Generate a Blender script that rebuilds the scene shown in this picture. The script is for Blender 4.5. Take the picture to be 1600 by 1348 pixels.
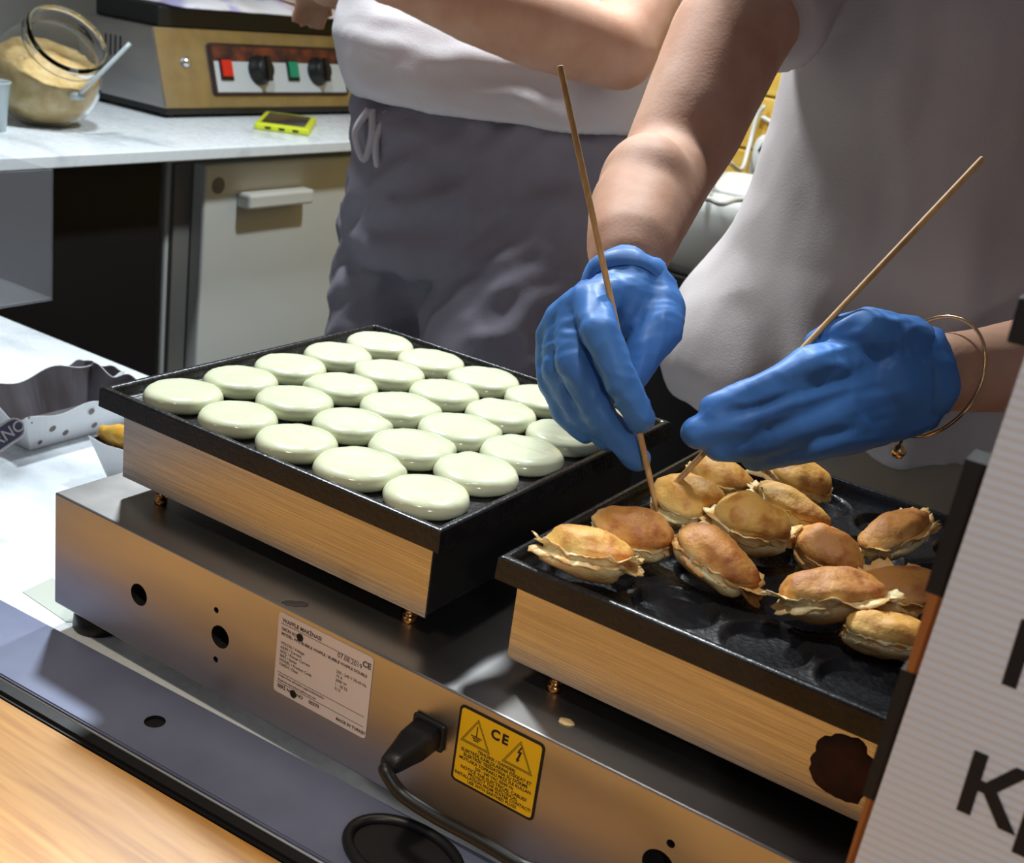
import bpy, bmesh, math, random
from mathutils import Vector, Matrix, noise
random.seed(7)
for o in list(bpy.data.objects):
    bpy.data.objects.remove(o)
scene = bpy.context.scene
COL = scene.collection

# ------------------------------------------------------------------ camera
CAM = Vector((0.74481, -0.69649, 0.36894))
RIGHT = Vector((0.82284602, 0.55247721, 0.13301641))
DOWN = Vector((0.29751957, -0.21941003, -0.92916163))
FWD = Vector((-0.48415549, 0.80413194, -0.34491345))
FPX = 1938.6
cam_d = bpy.data.cameras.new('camera')
cam = bpy.data.objects.new('camera', cam_d)
COL.objects.link(cam)
m = Matrix((RIGHT, -DOWN, -FWD)).transposed().to_4x4()
m.translation = CAM
cam.matrix_world = m
cam_d.sensor_fit = 'HORIZONTAL'
cam_d.sensor_width = 36.0
cam_d.lens = FPX / 1600 * 36.0
cam_d.clip_start = 0.02
cam_d.dof.use_dof = True
cam_d.dof.focus_distance = 0.97
cam_d.dof.aperture_fstop = 13.0
scene.camera = cam

# ------------------------------------------------------------------ world, lamps, exposure
w = bpy.data.worlds.new('world'); scene.world = w
w.use_nodes = True
bg = w.node_tree.nodes['Background']
bg.inputs[0].default_value = (0.62, 0.66, 0.80, 1)
bg.inputs[1].default_value = 0.135

def area(name, loc, target, size, power, col, shape='DISK'):
    l = bpy.data.lights.new(name, 'AREA'); l.shape = shape; l.size = size
    l.energy = power; l.color = col
    o = bpy.data.objects.new(name, l); COL.objects.link(o)
    o.location = loc
    o.rotation_euler = (Vector(target) - Vector(loc)).to_track_quat('-Z', 'Y').to_euler()
    return o
# the white lamp under the stall roof; the spots and warm fill further down are added
area('stall_lamp', (-0.16, 1.15, 1.45), (0.1, 0.35, 0.0), 0.16, 32, (0.86, 0.95, 1.0))
area('stall_lamp', (-0.78, 0.72, 1.40), (0.2, 0.2, 0.0), 0.16, 36, (0.86, 0.95, 1.0))
def spot(name, loc, target, angle, power, col, size=0.05, blend=0.6):
    l = bpy.data.lights.new(name, 'SPOT'); l.energy = power; l.color = col
    l.spot_size = math.radians(angle); l.spot_blend = blend; l.shadow_soft_size = size
    o = bpy.data.objects.new(name, l); COL.objects.link(o); o.location = loc
    o.rotation_euler = (Vector(target) - Vector(loc)).to_track_quat('-Z', 'Y').to_euler()
    return o
spot('counter_fill_spot', (0.30, -0.62, 1.25), (0.20, -0.45, -0.23), 46, 48, (1.0, 0.86, 0.66), 0.06, 0.8)  # added spot brightening the plank, cone kept off the gloves
spot('cake_fill_spot', (0.34, -0.14, 1.40), (0.445, 0.075, 0.0), 14, 36, (0.95, 0.97, 1.0), 0.04, 0.45)  # added narrow spot that lifts the heap of cakes
spot('sign_fill_spot', (1.35, -1.1, 0.75), (0.82, -0.19, 0.05), 36, 22, (1.0, 0.97, 0.94), 0.05, 0.5)  # added spot, cone held to the sign face
area('warm_front_fill', (-1.6, -2.6, 1.9), (0.1, 0.1, 0.0), 0.6, 5, (1.0, 0.78, 0.55))  # weak warm fill added from the front

vs = scene.view_settings
vs.view_transform = 'Standard'; vs.look = 'None'; vs.gamma = 1.0
vs.exposure = 0.0
vs.use_curve_mapping = False

# ------------------------------------------------------------------ helpers
def ray(u, v):
    return RIGHT * ((u - 800) / FPX) + DOWN * ((v - 674) / FPX) + FWD
def at(u, v, t):            # a point seen at (u,v), t metres in front of the lens
    return CAM + ray(u, v) * t
def onz(u, v, z):
    r = ray(u, v); return CAM + r * ((z - CAM.z) / r.z)
def onx(u, v, x):
    r = ray(u, v); return CAM + r * ((x - CAM.x) / r.x)
def ony(u, v, y):
    r = ray(u, v); return CAM + r * ((y - CAM.y) / r.y)

def lin(r, g, b):
    f = lambda c: (c / 255 / 12.92) if c / 255 <= 0.04045 else ((c / 255 + 0.055) / 1.055) ** 2.4
    return (f(r), f(g), f(b), 1)

def newmat(name):
    mt = bpy.data.materials.new(name); mt.use_nodes = True
    nt = mt.node_tree
    return mt, nt, nt.nodes['Principled BSDF']

def mat(name, col, rough=0.5, metal=0.0, var=None, vscale=8.0, vstretch=(1, 1, 1), bump=0.0, bscale=60.0,
        bstretch=(1, 1, 1), spec=0.5, coat=0.0, sss=0.0, rvar=0.0, trans=0.0, ior=1.45, detail=4, lo=0.35, hi=0.65, alpha=1.0):
    mt, nt, p = newmat(name)
    p.inputs['Base Color'].default_value = col
    p.inputs['Roughness'].default_value = rough
    p.inputs['Metallic'].default_value = metal
    p.inputs['Specular IOR Level'].default_value = spec
    p.inputs['Coat Weight'].default_value = coat
    p.inputs['Coat Roughness'].default_value = 0.1
    p.inputs['Transmission Weight'].default_value = trans
    p.inputs['IOR'].default_value = ior
    p.inputs['Alpha'].default_value = alpha
    if sss:
        p.inputs['Subsurface Weight'].default_value = sss
        p.inputs['Subsurface Radius'].default_value = (1.0, 0.5, 0.3)
        p.inputs['Subsurface Scale'].default_value = 0.006
    tc = nt.nodes.new('ShaderNodeTexCoord')
    def nz(scale, stretch, det=4):
        mp = nt.nodes.new('ShaderNodeMapping'); mp.inputs['Scale'].default_value = stretch
        n = nt.nodes.new('ShaderNodeTexNoise'); n.inputs['Scale'].default_value = scale
        n.inputs['Detail'].default_value = det
        nt.links.new(tc.outputs['Object'], mp.inputs[0]); nt.links.new(mp.outputs[0], n.inputs['Vector'])
        return n
    if var is not None:
        n = nz(vscale, vstretch, detail)
        r = nt.nodes.new('ShaderNodeValToRGB')
        r.color_ramp.elements[0].position = lo; r.color_ramp.elements[1].position = hi
        r.color_ramp.elements[0].color = col; r.color_ramp.elements[1].color = var
        nt.links.new(n.outputs['Fac'], r.inputs[0]); nt.links.new(r.outputs[0], p.inputs['Base Color'])
    if bump or rvar:
        n = nz(bscale, bstretch)
        if bump:
            b = nt.nodes.new('ShaderNodeBump'); b.inputs['Strength'].default_value = bump
            b.inputs['Distance'].default_value = 0.002
            nt.links.new(n.outputs['Fac'], b.inputs['Height']); nt.links.new(b.outputs[0], p.inputs['Normal'])
        if rvar:
            mr = nt.nodes.new('ShaderNodeMapRange')
            mr.inputs['To Min'].default_value = max(0.02, rough - rvar); mr.inputs['To Max'].default_value = rough + rvar
            mr.inputs['From Min'].default_value = 0.3; mr.inputs['From Max'].default_value = 0.7
            nt.links.new(n.outputs['Fac'], mr.inputs[0]); nt.links.new(mr.outputs[0], p.inputs['Roughness'])
    return mt

M = {}
M['steel'] = mat('brushed_steel', lin(196, 190, 182), 0.30, 1.0, var=lin(172, 166, 160), vscale=3, vstretch=(4, 260, 260),
                 bump=0.08, bscale=6, bstretch=(3, 320, 320), rvar=0.06)
M['steel_base'] = mat('satin_steel', lin(190, 186, 182), 0.36, 1.0, var=lin(172, 169, 168), vscale=4, vstretch=(1, 5, 5), rvar=0.05, bscale=8)
M['strip'] = mat('blued_metal', lin(126, 132, 158), 0.42, 0.25, var=lin(112, 118, 144), vscale=9, rvar=0.08, bscale=14)
M['iron'] = mat('seasoned_iron', lin(26, 25, 26), 0.27, 0.0, var=lin(34, 33, 34), vscale=40, bump=0.14, bscale=260, rvar=0.06, spec=0.40)
M['black_paint'] = mat('black_paint', lin(24, 23, 23), 0.5, bump=0.1, bscale=150)
M['rubber'] = mat('black_rubber', lin(22, 22, 23), 0.42, bump=0.05)
M['hole'] = mat('dark_inside', lin(10, 9, 9), 0.8)
M['brass'] = mat('brass_bolt', lin(196, 140, 80), 0.25, 1.0)
M['chrome'] = mat('chrome', lin(215, 215, 215), 0.12, 1.0)
M['batter'] = mat('raw_batter', lin(226, 228, 196), 0.16, var=lin(220, 223, 188), vscale=30, bump=0.10, bscale=55, bstretch=(1, 3, 3), sss=0.15, coat=0.3, spec=0.5)
M['marble'] = mat('marble', lin(226, 232, 236), 0.28, var=lin(170, 176, 184), vscale=4.5, vstretch=(1, 2.2, 1), detail=10, lo=0.55, hi=0.78, rvar=0.05)
M['white_plastic'] = mat('white_plastic', lin(226, 226, 220), 0.35)
M['fridge'] = mat('fridge_white', lin(222, 224, 218), 0.35, bump=0.03, bscale=40)
M['dark_panel'] = mat('dark_panel', lin(26, 23, 25), 0.6)
M['grey_wall'] = mat('grey_wall', lin(132, 130, 124), 0.7, var=lin(120, 118, 114), vscale=4)
M['floor'] = mat('dark_floor', lin(56, 52, 52), 0.6, var=lin(44, 42, 42), vscale=5)
M['trouser'] = mat('grey_trousers', lin(134, 130, 140), 0.85, var=lin(120, 115, 124), vscale=6, bump=0.25, bscale=420, spec=0.2)
M['trouser_dark'] = mat('dark_trousers', lin(58, 55, 60), 0.85, bump=0.2, bscale=420, spec=0.2)
M['shirt'] = mat('white_cotton', lin(206, 200, 202), 0.8, var=lin(198, 192, 194), vscale=5, bump=0.2, bscale=500, spec=0.2)
M['shirt2'] = mat('pale_cotton', lin(196, 186, 184), 0.8, var=lin(186, 176, 174), vscale=5, bump=0.2, bscale=500, spec=0.2)
M['skin'] = mat('skin', lin(205, 160, 134), 0.62, spec=0.3, var=lin(192, 140, 112), vscale=18, bump=0.12, bscale=300, sss=0.12)
M['apron'] = mat('brown_grey_apron', lin(150, 136, 120), 0.85, bump=0.2, bscale=420, spec=0.2)
M['cord'] = mat('pale_cord', lin(168, 162, 168), 0.8)
M['hair'] = mat('dark_hair', lin(52, 38, 30), 0.6, bump=0.5, bscale=80, bstretch=(3, 3, 0.5))
M['glove'] = mat('blue_nitrile', lin(74, 124, 188), 0.46, var=lin(64, 112, 176), vscale=14, bump=0.12, bscale=70, spec=0.3)
M['bamboo'] = mat('bamboo', lin(206, 160, 104), 0.55, var=lin(188, 140, 84), vscale=30, vstretch=(8, 8, 1))
M['paper'] = mat('white_card', lin(226, 226, 228), 0.7)
M['dot_brown'] = mat('brown_print', lin(120, 104, 100), 0.7)
M['tray_in'] = mat('grey_tray_lining', lin(92, 88, 94), 0.35, var=lin(62, 54, 54), vscale=14, vstretch=(1, 2, 0.5))
M['ribbon'] = mat('slate_print', lin(88, 94, 124), 0.6)
M['white_print'] = mat('white_print', lin(222, 224, 230), 0.6)
M['black_print'] = mat('black_print', lin(22, 20, 24), 0.6)
M['label_paper'] = mat('label_paper', lin(212, 200, 196), 0.5)
M['yellow_print'] = mat('yellow_print', lin(236, 186, 22), 0.4)
M['grey_print'] = mat('grey_print', lin(84, 74, 76), 0.6)
M['burnt'] = mat('burnt_batter', lin(66, 36, 26), 0.75, var=lin(40, 22, 18), vscale=60, bump=0.6, bscale=140)
M['acrylic'] = mat('hazy_acrylic', lin(190, 194, 200), 0.15, alpha=0.13)
M['glass'] = mat('jar_glass', (0.94, 0.97, 0.97, 1), 0.02, trans=1.0, ior=1.3)
M['crumbs'] = mat('pale_crumbs', lin(224, 194, 140), 0.9, var=lin(200, 164, 104), vscale=40, bump=0.8, bscale=120)
M['clear_plastic'] = mat('milky_plastic', lin(214, 224, 228), 0.3, trans=0.5)
M['red'] = mat('red_switch', lin(206, 40, 30), 0.35)
M['green'] = mat('green_switch', lin(24, 138, 104), 0.35)
M['lime'] = mat('lime_case', lin(206, 216, 40), 0.4)
M['screen'] = mat('phone_screen', lin(18, 18, 20), 0.12)
M['panel_grey'] = mat('panel_face', lin(190, 196, 200), 0.4)
M['yellow_wood'] = mat('yellow_boards', lin(236, 196, 92), 0.5, var=lin(226, 176, 66), vscale=3, vstretch=(1, 1, 14))
M['lavender'] = mat('lavender_film', lin(190, 184, 222), 0.3, var=lin(232, 230, 236), vscale=12, lo=0.45, hi=0.55)
M['orange'] = mat('orange_film', lin(232, 140, 40), 0.35)
M['gold'] = mat('gold_metal', lin(214, 176, 128), 0.18, 1.0)
M['tape'] = mat('black_tape', lin(26, 24, 24), 0.6, bump=0.2, bscale=200)
M['board_wood'] = mat('orange_board', lin(176, 108, 54), 0.5, var=lin(150, 86, 40), vscale=6, vstretch=(8, 8, 1))
M['napkin'] = mat('napkin', lin(218, 216, 214), 0.85, var=lin(190, 186, 184), vscale=60, bump=0.6, bscale=90)
M['banana'] = mat('yellow_filling', lin(236, 190, 80), 0.4, var=lin(214, 148, 44), vscale=26)
M['tissue'] = mat('greaseproof', lin(206, 212, 200), 0.6, trans=0.25)

def wood_mat():
    mt, nt, p = newmat('pine_plank')
    tc = nt.nodes.new('ShaderNodeTexCoord'); mp = nt.nodes.new('ShaderNodeMapping')
    mp.inputs['Scale'].default_value = (1.2, 16, 16)
    mp.inputs['Rotation'].default_value = (0, 0, math.radians(-2))
    n = nt.nodes.new('ShaderNodeTexNoise'); n.inputs['Scale'].default_value = 7; n.inputs['Detail'].default_value = 8
    n.inputs['Distortion'].default_value = 0.4
    r = nt.nodes.new('ShaderNodeValToRGB')
    r.color_ramp.elements[0].position = 0.3; r.color_ramp.elements[1].position = 0.7
    r.color_ramp.elements[0].color = lin(182, 124, 58); r.color_ramp.elements[1].color = lin(218, 164, 88)
    nt.links.new(tc.outputs['Object'], mp.inputs[0]); nt.links.new(mp.outputs[0], n.inputs['Vector'])
    nt.links.new(n.outputs['Fac'], r.inputs[0]); nt.links.new(r.outputs[0], p.inputs['Base Color'])
    b = nt.nodes.new('ShaderNodeBump'); b.inputs['Strength'].default_value = 0.15; b.inputs['Distance'].default_value = 0.001
    nt.links.new(n.outputs['Fac'], b.inputs['Height']); nt.links.new(b.outputs[0], p.inputs['Normal'])
    p.inputs['Roughness'].default_value = 0.42
    return mt
M['pine'] = wood_mat()
M['infill'] = mat('grey_infill', lin(150, 152, 160), 0.45, var=lin(140, 142, 150), vscale=9)

def cake_mat(name, tops):
    # browned faces, pale doughy waist: follows the cake's own height, as a turned cake bakes
    mt, nt, p = newmat(name)
    tc = nt.nodes.new('ShaderNodeTexCoord'); sp = nt.nodes.new('ShaderNodeSeparateXYZ')
    nt.links.new(tc.outputs['Generated'], sp.inputs[0])
    n = nt.nodes.new('ShaderNodeTexNoise'); n.inputs['Scale'].default_value = 55; n.inputs['Detail'].default_value = 5
    nt.links.new(tc.outputs['Object'], n.inputs['Vector'])
    ab = nt.nodes.new('ShaderNodeMath'); ab.operation = 'MULTIPLY_ADD'
    nt.links.new(n.outputs['Fac'], ab.inputs[0]); ab.inputs[1].default_value = 0.30
    nt.links.new(sp.outputs['Z'], ab.inputs[2])
    r = nt.nodes.new('ShaderNodeValToRGB'); cr = r.color_ramp
    cols = [(0.18, lin(196, 138, 76)), (0.36, lin(226, 192, 128)), (0.50, lin(238, 226, 176)), (0.62, lin(236, 214, 156)),
            (0.74, tops[0]), (1.0, tops[1])]
    cr.elements[0].position, cr.elements[0].color = cols[0]
    cr.elements[1].position, cr.elements[1].color = cols[-1]
    for q, c in cols[1:-1]:
        e = cr.elements.new(q); e.color = c
    nt.links.new(ab.outputs[0], r.inputs[0])
    n2 = nt.nodes.new('ShaderNodeTexNoise'); n2.inputs['Scale'].default_value = 260; n2.inputs['Detail'].default_value = 3
    nt.links.new(tc.outputs['Object'], n2.inputs['Vector'])
    mx = nt.nodes.new('ShaderNodeMix'); mx.data_type = 'RGBA'; mx.blend_type = 'MULTIPLY'
    mr = nt.nodes.new('ShaderNodeMapRange'); mr.inputs['From Min'].default_value = 0.48; mr.inputs['From Max'].default_value = 0.70
    mr.inputs['To Max'].default_value = 0.8
    nt.links.new(n.outputs['Fac'], mr.inputs[0]); nt.links.new(mr.outputs[0], mx.inputs['Factor'])
    nt.links.new(r.outputs[0], mx.inputs['A']); mx.inputs['B'].default_value = lin(186, 112, 58)
    nt.links.new(mx.outputs['Result'], p.inputs['Base Color'])
    b = nt.nodes.new('ShaderNodeBump'); b.inputs['Strength'].default_value = 0.6; b.inputs['Distance'].default_value = 0.0012
    nt.links.new(n2.outputs['Fac'], b.inputs['Height']); nt.links.new(b.outputs[0], p.inputs['Normal'])
    p.inputs['Roughness'].default_value = 0.55; p.inputs['Specular IOR Level'].default_value = 0.35
    return mt
M['cake'] = cake_mat('golden_cake', (lin(230, 186, 104), lin(216, 158, 74)))
M['cake_brown_shade'] = cake_mat('brown_shade_cake', (lin(212, 158, 86), lin(182, 120, 54)))  # browner copy for the shadowed cakes, shade put into the colour
M['cake_frill'] = mat('torn_batter_edge', lin(240, 222, 168), 0.5, var=lin(216, 160, 84), vscale=90, bump=0.5, bscale=200, sss=0.1)
M['cake_frill_brown'] = mat('torn_brown_edge', lin(206, 140, 76), 0.5, var=lin(228, 184, 112), vscale=70, bump=0.5, bscale=200, sss=0.1)

def sign_mat():
    mt, nt, p = newmat('ribbed_sign_sheet')
    p.inputs['Base Color'].default_value = lin(222, 222, 226); p.inputs['Roughness'].default_value = 0.5
    tc = nt.nodes.new('ShaderNodeTexCoord'); wv = nt.nodes.new('ShaderNodeTexWave')
    wv.bands_direction = 'Z'; wv.inputs['Scale'].default_value = 72; wv.inputs['Distortion'].default_value = 0.4
    nt.links.new(tc.outputs['Object'], wv.inputs['Vector'])
    b = nt.nodes.new('ShaderNodeBump'); b.inputs['Strength'].default_value = 0.45; b.inputs['Distance'].default_value = 0.001
    nt.links.new(wv.outputs['Fac'], b.inputs['Height']); nt.links.new(b.outputs[0], p.inputs['Normal'])
    return mt
M['sign'] = sign_mat()

# ------------------------------------------------------------------ object builders
ORG = {}     # world origin of each object, so that meshes are given in world coordinates
def tag(o, label=None, cat=None, group=None, kind=None):
    if label: o['label'] = label
    if cat: o['category'] = cat
    if group: o['group'] = group
    if kind: o['kind'] = kind
    return o

def thing(name, loc, label, cat, group=None):
    o = bpy.data.objects.new(name, None); COL.objects.link(o)
    o.location = loc; o.empty_display_size = 0.02
    ORG[o.name] = Vector(loc)
    return tag(o, label, cat, group)

def link(name, me, mt, parent=None, origin=None, smooth=False, label=None, cat=None, group=None, kind=None):
    """me is in world coordinates; it is moved to its origin (its parent's, for a part)."""
    if parent is not None:
        org = ORG[parent.name]
    elif origin is None:
        zs = [v.co.z for v in me.vertices]; n = len(me.vertices)
        org = Vector((sum(v.co.x for v in me.vertices) / n, sum(v.co.y for v in me.vertices) / n, min(zs)))
    else:
        org = Vector(origin)
    me.transform(Matrix.Translation(-org))
    o = bpy.data.objects.new(name, me); COL.objects.link(o)
    if parent is None:
        o.location = org
    else:
        o.parent = parent
    ORG[o.name] = org
    if mt is not None and not me.materials:
        for x in (mt if isinstance(mt, (list, tuple)) else [mt]):
            me.materials.append(x)
    if smooth:
        for p in me.polygons: p.use_smooth = True
    return tag(o, label, cat, group, kind)

def from_bm(bm, name='mesh'):
    bmesh.ops.recalc_face_normals(bm, faces=bm.faces)
    me = bpy.data.meshes.new(name); bm.to_mesh(me); bm.free(); return me

def box_bm(lo, hi, bevel=0.0, seg=2):
    bm = bmesh.new()
    r = bmesh.ops.create_cube(bm, size=1)
    lo, hi = Vector(lo), Vector(hi)
    for v in bm.verts:
        v.co = Vector((lo[i] + (v.co[i] + 0.5) * (hi[i] - lo[i]) for i in range(3)))
    if bevel:
        bmesh.ops.bevel(bm, geom=bm.edges[:], offset=bevel, segments=seg, affect='EDGES', profile=0.5)
    return bm
def box(name, lo, hi, mt, parent=None, bevel=0.0, rot=None, piv=None, **k):
    bm = box_bm(lo, hi, bevel)
    if rot is not None:
        pv = Vector(piv) if piv is not None else (Vector(lo) + Vector(hi)) / 2
        bmesh.ops.rotate(bm, verts=bm.verts, cent=pv, matrix=rot)
    return link(name, from_bm(bm), mt, parent, **k)

def frame_of(axis):
    a = Vector(axis).normalized()
    h = Vector((0, 0, 1)) if abs(a.z) < 0.9 else Vector((1, 0, 0))
    x = a.cross(h).normalized(); y = a.cross(x).normalized()
    return a, x, y

def add_rings(bm, rings, cap=True, closed_loop=False):
    vs = [[bm.verts.new(p) for p in r] for r in rings]
    n = len(vs[0])
    for a, b in zip(vs[:-1], vs[1:]):
        for i in range(n):
            j = (i + 1) % n
            bm.faces.new((a[i], a[j], b[j], b[i]))
    if closed_loop:
        a, b = vs[-1], vs[0]
        for i in range(n):
            j = (i + 1) % n
            bm.faces.new((a[i], a[j], b[j], b[i]))
    elif cap:
        bm.faces.new(list(reversed(vs[0]))); bm.faces.new(vs[-1])
    return vs

def lathe_bm(profile, base, axis=(0, 0, 1), seg=32, bm=None, cap=True):
    bm = bm or bmesh.new(); base = Vector(base)
    a, x, y = frame_of(axis)
    rings = []
    for r, h in profile:
        rings.append([base + a * h + (x * math.cos(2 * math.pi * i / seg) + y * math.sin(2 * math.pi * i / seg)) * max(r, 1e-5) for i in range(seg)])
    add_rings(bm, rings, cap)
    return bm
def lathe(name, profile, base, mt, parent=None, axis=(0, 0, 1), seg=32, smooth=True, cap=True, **k):
    return link(name, from_bm(lathe_bm(profile, base, axis, seg, cap=cap)), mt, parent, smooth=smooth, **k)

def spline(pts, n=8):
    pts = [Vector(p) for p in pts]; out = []
    P = [pts[0] * 2 - pts[1]] + pts + [pts[-1] * 2 - pts[-2]]
    for i in range(1, len(P) - 2):
        for k in range(n):
            t = k / n
            a, b, c, d = P[i - 1], P[i], P[i + 1], P[i + 2]
            out.append(0.5 * ((2 * b) + (c - a) * t + (2 * a - 5 * b + 4 * c - d) * t * t + (3 * b - a - 3 * c + d) * t ** 3))
    out.append(pts[-1]); return out
def tube_bm(pts, r, seg=12, n=8, bm=None, closed=False):
    bm = bm or bmesh.new()
    if closed: path = [Vector(p) for p in pts]
    else: path = spline(pts, n) if n > 1 else [Vector(p) for p in pts]
    rings = []; prev = None; N = len(path)
    for i, p in enumerate(path):
        if closed: t = (path[(i + 1) % N] - path[i - 1]).normalized()
        else: t = (path[min(i + 1, N - 1)] - path[max(i - 1, 0)]).normalized()
        if prev is None: a, x, y = frame_of(t)
        else:
            x = (prev - t * prev.dot(t)).normalized(); y = t.cross(x).normalized()
        prev = x
        rr = r(i / (N - 1)) if callable(r) else r
        rings.append([p + (x * math.cos(2 * math.pi * k / seg) + y * math.sin(2 * math.pi * k / seg)) * rr for k in range(seg)])
    add_rings(bm, rings, True, closed)
    return bm
def tube(name, pts, r, mt, parent=None, seg=12, n=8, closed=False, **k):
    return link(name, from_bm(tube_bm(pts, r, seg, n, closed=closed)), mt, parent, smooth=True, **k)

# solids for voxel unions -------------------------------------------------
def capsule(bm, p0, r0, p1, r1, seg=16, lat=5):
    p0, p1 = Vector(p0), Vector(p1)
    ax = p1 - p0
    if ax.length < 1e-6: ax = Vector((0, 0, 1e-4))
    a, x, y = frame_of(ax)
    rings = []
    for k in range(lat + 1):
        th = math.pi / 2 * (1 - k / lat)
        rings.append((p0 - a * (r0 * math.sin(th)), max(r0 * math.cos(th), 1e-4)))
    for k in range(lat + 1):
        th = math.pi / 2 * k / lat
        rings.append((p1 + a * (r1 * math.sin(th)), max(r1 * math.cos(th), 1e-4)))
    add_rings(bm, [[c + (x * math.cos(2 * math.pi * i / seg) + y * math.sin(2 * math.pi * i / seg)) * r for i in range(seg)] for c, r in rings])
def limb(bm, pts):
    for (p0, r0), (p1, r1) in zip(pts[:-1], pts[1:]):
        capsule(bm, p0, r0, p1, r1)
def ellipsoid(bm, c, a, b, d, seg=20, lat=12):
    rings = []
    for k in range(1, lat):
        th = math.pi * k / lat
        rings.append([Vector(c) + d * math.cos(th) + (a * math.cos(2 * math.pi * i / seg) + b * math.sin(2 * math.pi * i / seg)) * math.sin(th) for i in range(seg)])
    add_rings(bm, rings)
def loft(bm, rings, seg=32, pw=2.4):
    rr = []
    for c, a, b in rings:
        ring = []
        for i in range(seg):
            t = 2 * math.pi * i / seg; cx, sx = math.cos(t), math.sin(t)
            ring.append(c + a * (math.copysign(abs(cx) ** (2 / pw), cx)) + b * (math.copysign(abs(sx) ** (2 / pw), sx)))
        rr.append(ring)
    add_rings(bm, rr)

def union(bm, voxel, smooth=4, factor=0.5, disp=None):
    me = from_bm(bm)
    o = bpy.data.objects.new('tmp', me); COL.objects.link(o)
    r = o.modifiers.new('r', 'REMESH'); r.mode = 'VOXEL'; r.voxel_size = voxel
    if smooth:
        s = o.modifiers.new('s', 'SMOOTH'); s.iterations = smooth; s.factor = factor
    dg = bpy.context.evaluated_depsgraph_get()
    out = bpy.data.meshes.new_from_object(o.evaluated_get(dg))
    bpy.data.objects.remove(o); bpy.data.meshes.remove(me)
    if disp:
        nv = [(v.index, v.co.copy(), v.normal.copy()) for v in out.vertices]
        for i, co, no in nv:
            out.vertices[i].co = co + no * disp(co, no)
    return out

def text(name, body, size, origin, xdir, ydir, mt, parent, align='LEFT', bold=0.0, depth=0.0001, shear=0.0, sx=1.0, **k):
    cu = bpy.data.curves.new(name, 'FONT'); cu.body = body; cu.size = size; cu.align_x = align
    cu.offset = bold; cu.resolution_u = 3; cu.extrude = depth; cu.shear = shear
    o = bpy.data.objects.new('tmp', cu); COL.objects.link(o)
    dg = bpy.context.evaluated_depsgraph_get()
    me = bpy.data.meshes.new_from_object(o.evaluated_get(dg))
    bpy.data.objects.remove(o); bpy.data.curves.remove(cu)
    x = Vector(xdir).normalized(); y = Vector(ydir).normalized(); zz = x.cross(y)
    mm = Matrix((x * sx, y, zz)).transposed().to_4x4(); mm.translation = Vector(origin)
    me.transform(mm)
    return link(name, me, mt, parent, **k)

def poly(name, pts, thick, nrm, mt, parent, **k):
    bm = bmesh.new(); nrm = Vector(nrm)
    a = [bm.verts.new(Vector(p)) for p in pts]; b = [bm.verts.new(Vector(p) + nrm * thick) for p in pts]
    n = len(pts)
    bm.faces.new(a); bm.faces.new(list(reversed(b)))
    for i in range(n):
        j = (i + 1) % n; bm.faces.new((a[i], b[i], b[j], a[j]))
    return link(name, from_bm(bm), mt, parent, **k)

def boolean_cut(o, cutters):
    for c in cutters:
        md = o.modifiers.new('cut', 'BOOLEAN'); md.object = c; md.operation = 'DIFFERENCE'; md.solver = 'EXACT'
        try: md.material_mode = 'TRANSFER'
        except Exception: pass
    bpy.context.view_layer.update()
    dg = bpy.context.evaluated_depsgraph_get()
    me = bpy.data.meshes.new_from_object(o.evaluated_get(dg))
    o.modifiers.clear(); old = o.data; o.data = me
    for c in cutters: bpy.data.objects.remove(c)

# ------------------------------------------------------------------ the setting
FLOOR = -0.97
CT = -0.230      # front worktop
ST = -0.029      # side worktop
box('floor', (-2.2, -3.0, FLOOR - 0.03), (2.6, 2.3, FLOOR), M['floor'], kind='structure', label='dark grey floor of the stall', cat='floor')
box('wall_left', (-2.0, -0.2, FLOOR), (-1.94, 2.3, 1.7), M['grey_wall'], kind='structure', label='plain grey wall behind the side worktop', cat='wall')
wb = box('wall_back', (-1.94, 1.93, FLOOR), (2.6, 1.99, 1.7), M['dark_panel'], kind='structure', label='back wall lined with yellow wooden boards', cat='wall')
zz = FLOOR + 0.003
while zz < 1.6:
    box('board', (-1.93, 1.902, zz), (2.55, 1.93, zz + 0.112), M['yellow_wood'], wb, bevel=0.004)
    zz += 0.116

# front worktop, metal strip, black edge profile, wooden plank
def skew_slab(name, p0, p1, wid0, wid1, zt, th, mt, bevel=0.001, **k):
    """slab along the line p0-p1 (xy), from offset wid0 to wid1 towards the customers"""
    p0, p1 = Vector((*p0, 0)), Vector((*p1, 0)); d = (p1 - p0).normalized(); n = Vector((d.y, -d.x, 0))
    c = [p0 + n * wid0, p1 + n * wid0, p1 + n * wid1, p0 + n * wid1]
    bm = bmesh.new()
    lo = [bm.verts.new((q.x, q.y, zt - th)) for q in c]; hi = [bm.verts.new((q.x, q.y, zt)) for q in c]
    bm.faces.new(lo[::-1]); bm.faces.new(hi)
    for i in range(4):
        j = (i + 1) % 4; bm.faces.new((lo[i], lo[j], hi[j], hi[i]))
    if bevel: bmesh.ops.bevel(bm, geom=bm.edges[:], offset=bevel, segments=2, affect='EDGES')
    return link(name, from_bm(bm), mt, **k)
LA = onz(0, 935, CT + 0.004); LB = onz(457, 1177, CT + 0.004)
dl = (LB - LA).normalized()
A0 = LA - dl * 0.9; B0 = LA + dl * 1.5
nl = Vector((dl.y, -dl.x, 0))
fa, fb = A0 + nl * 0.078, B0 + nl * 0.078
poly('worktop', [(fa.x, fa.y, CT), (fb.x, fb.y, CT), (fb.x, 0.444, CT), (fa.x, 0.444, CT)], 0.035, (0, 0, -1), M['marble'], None,
     label='white marble worktop carrying the griddle machine and paper trays', cat='worktop')
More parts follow.
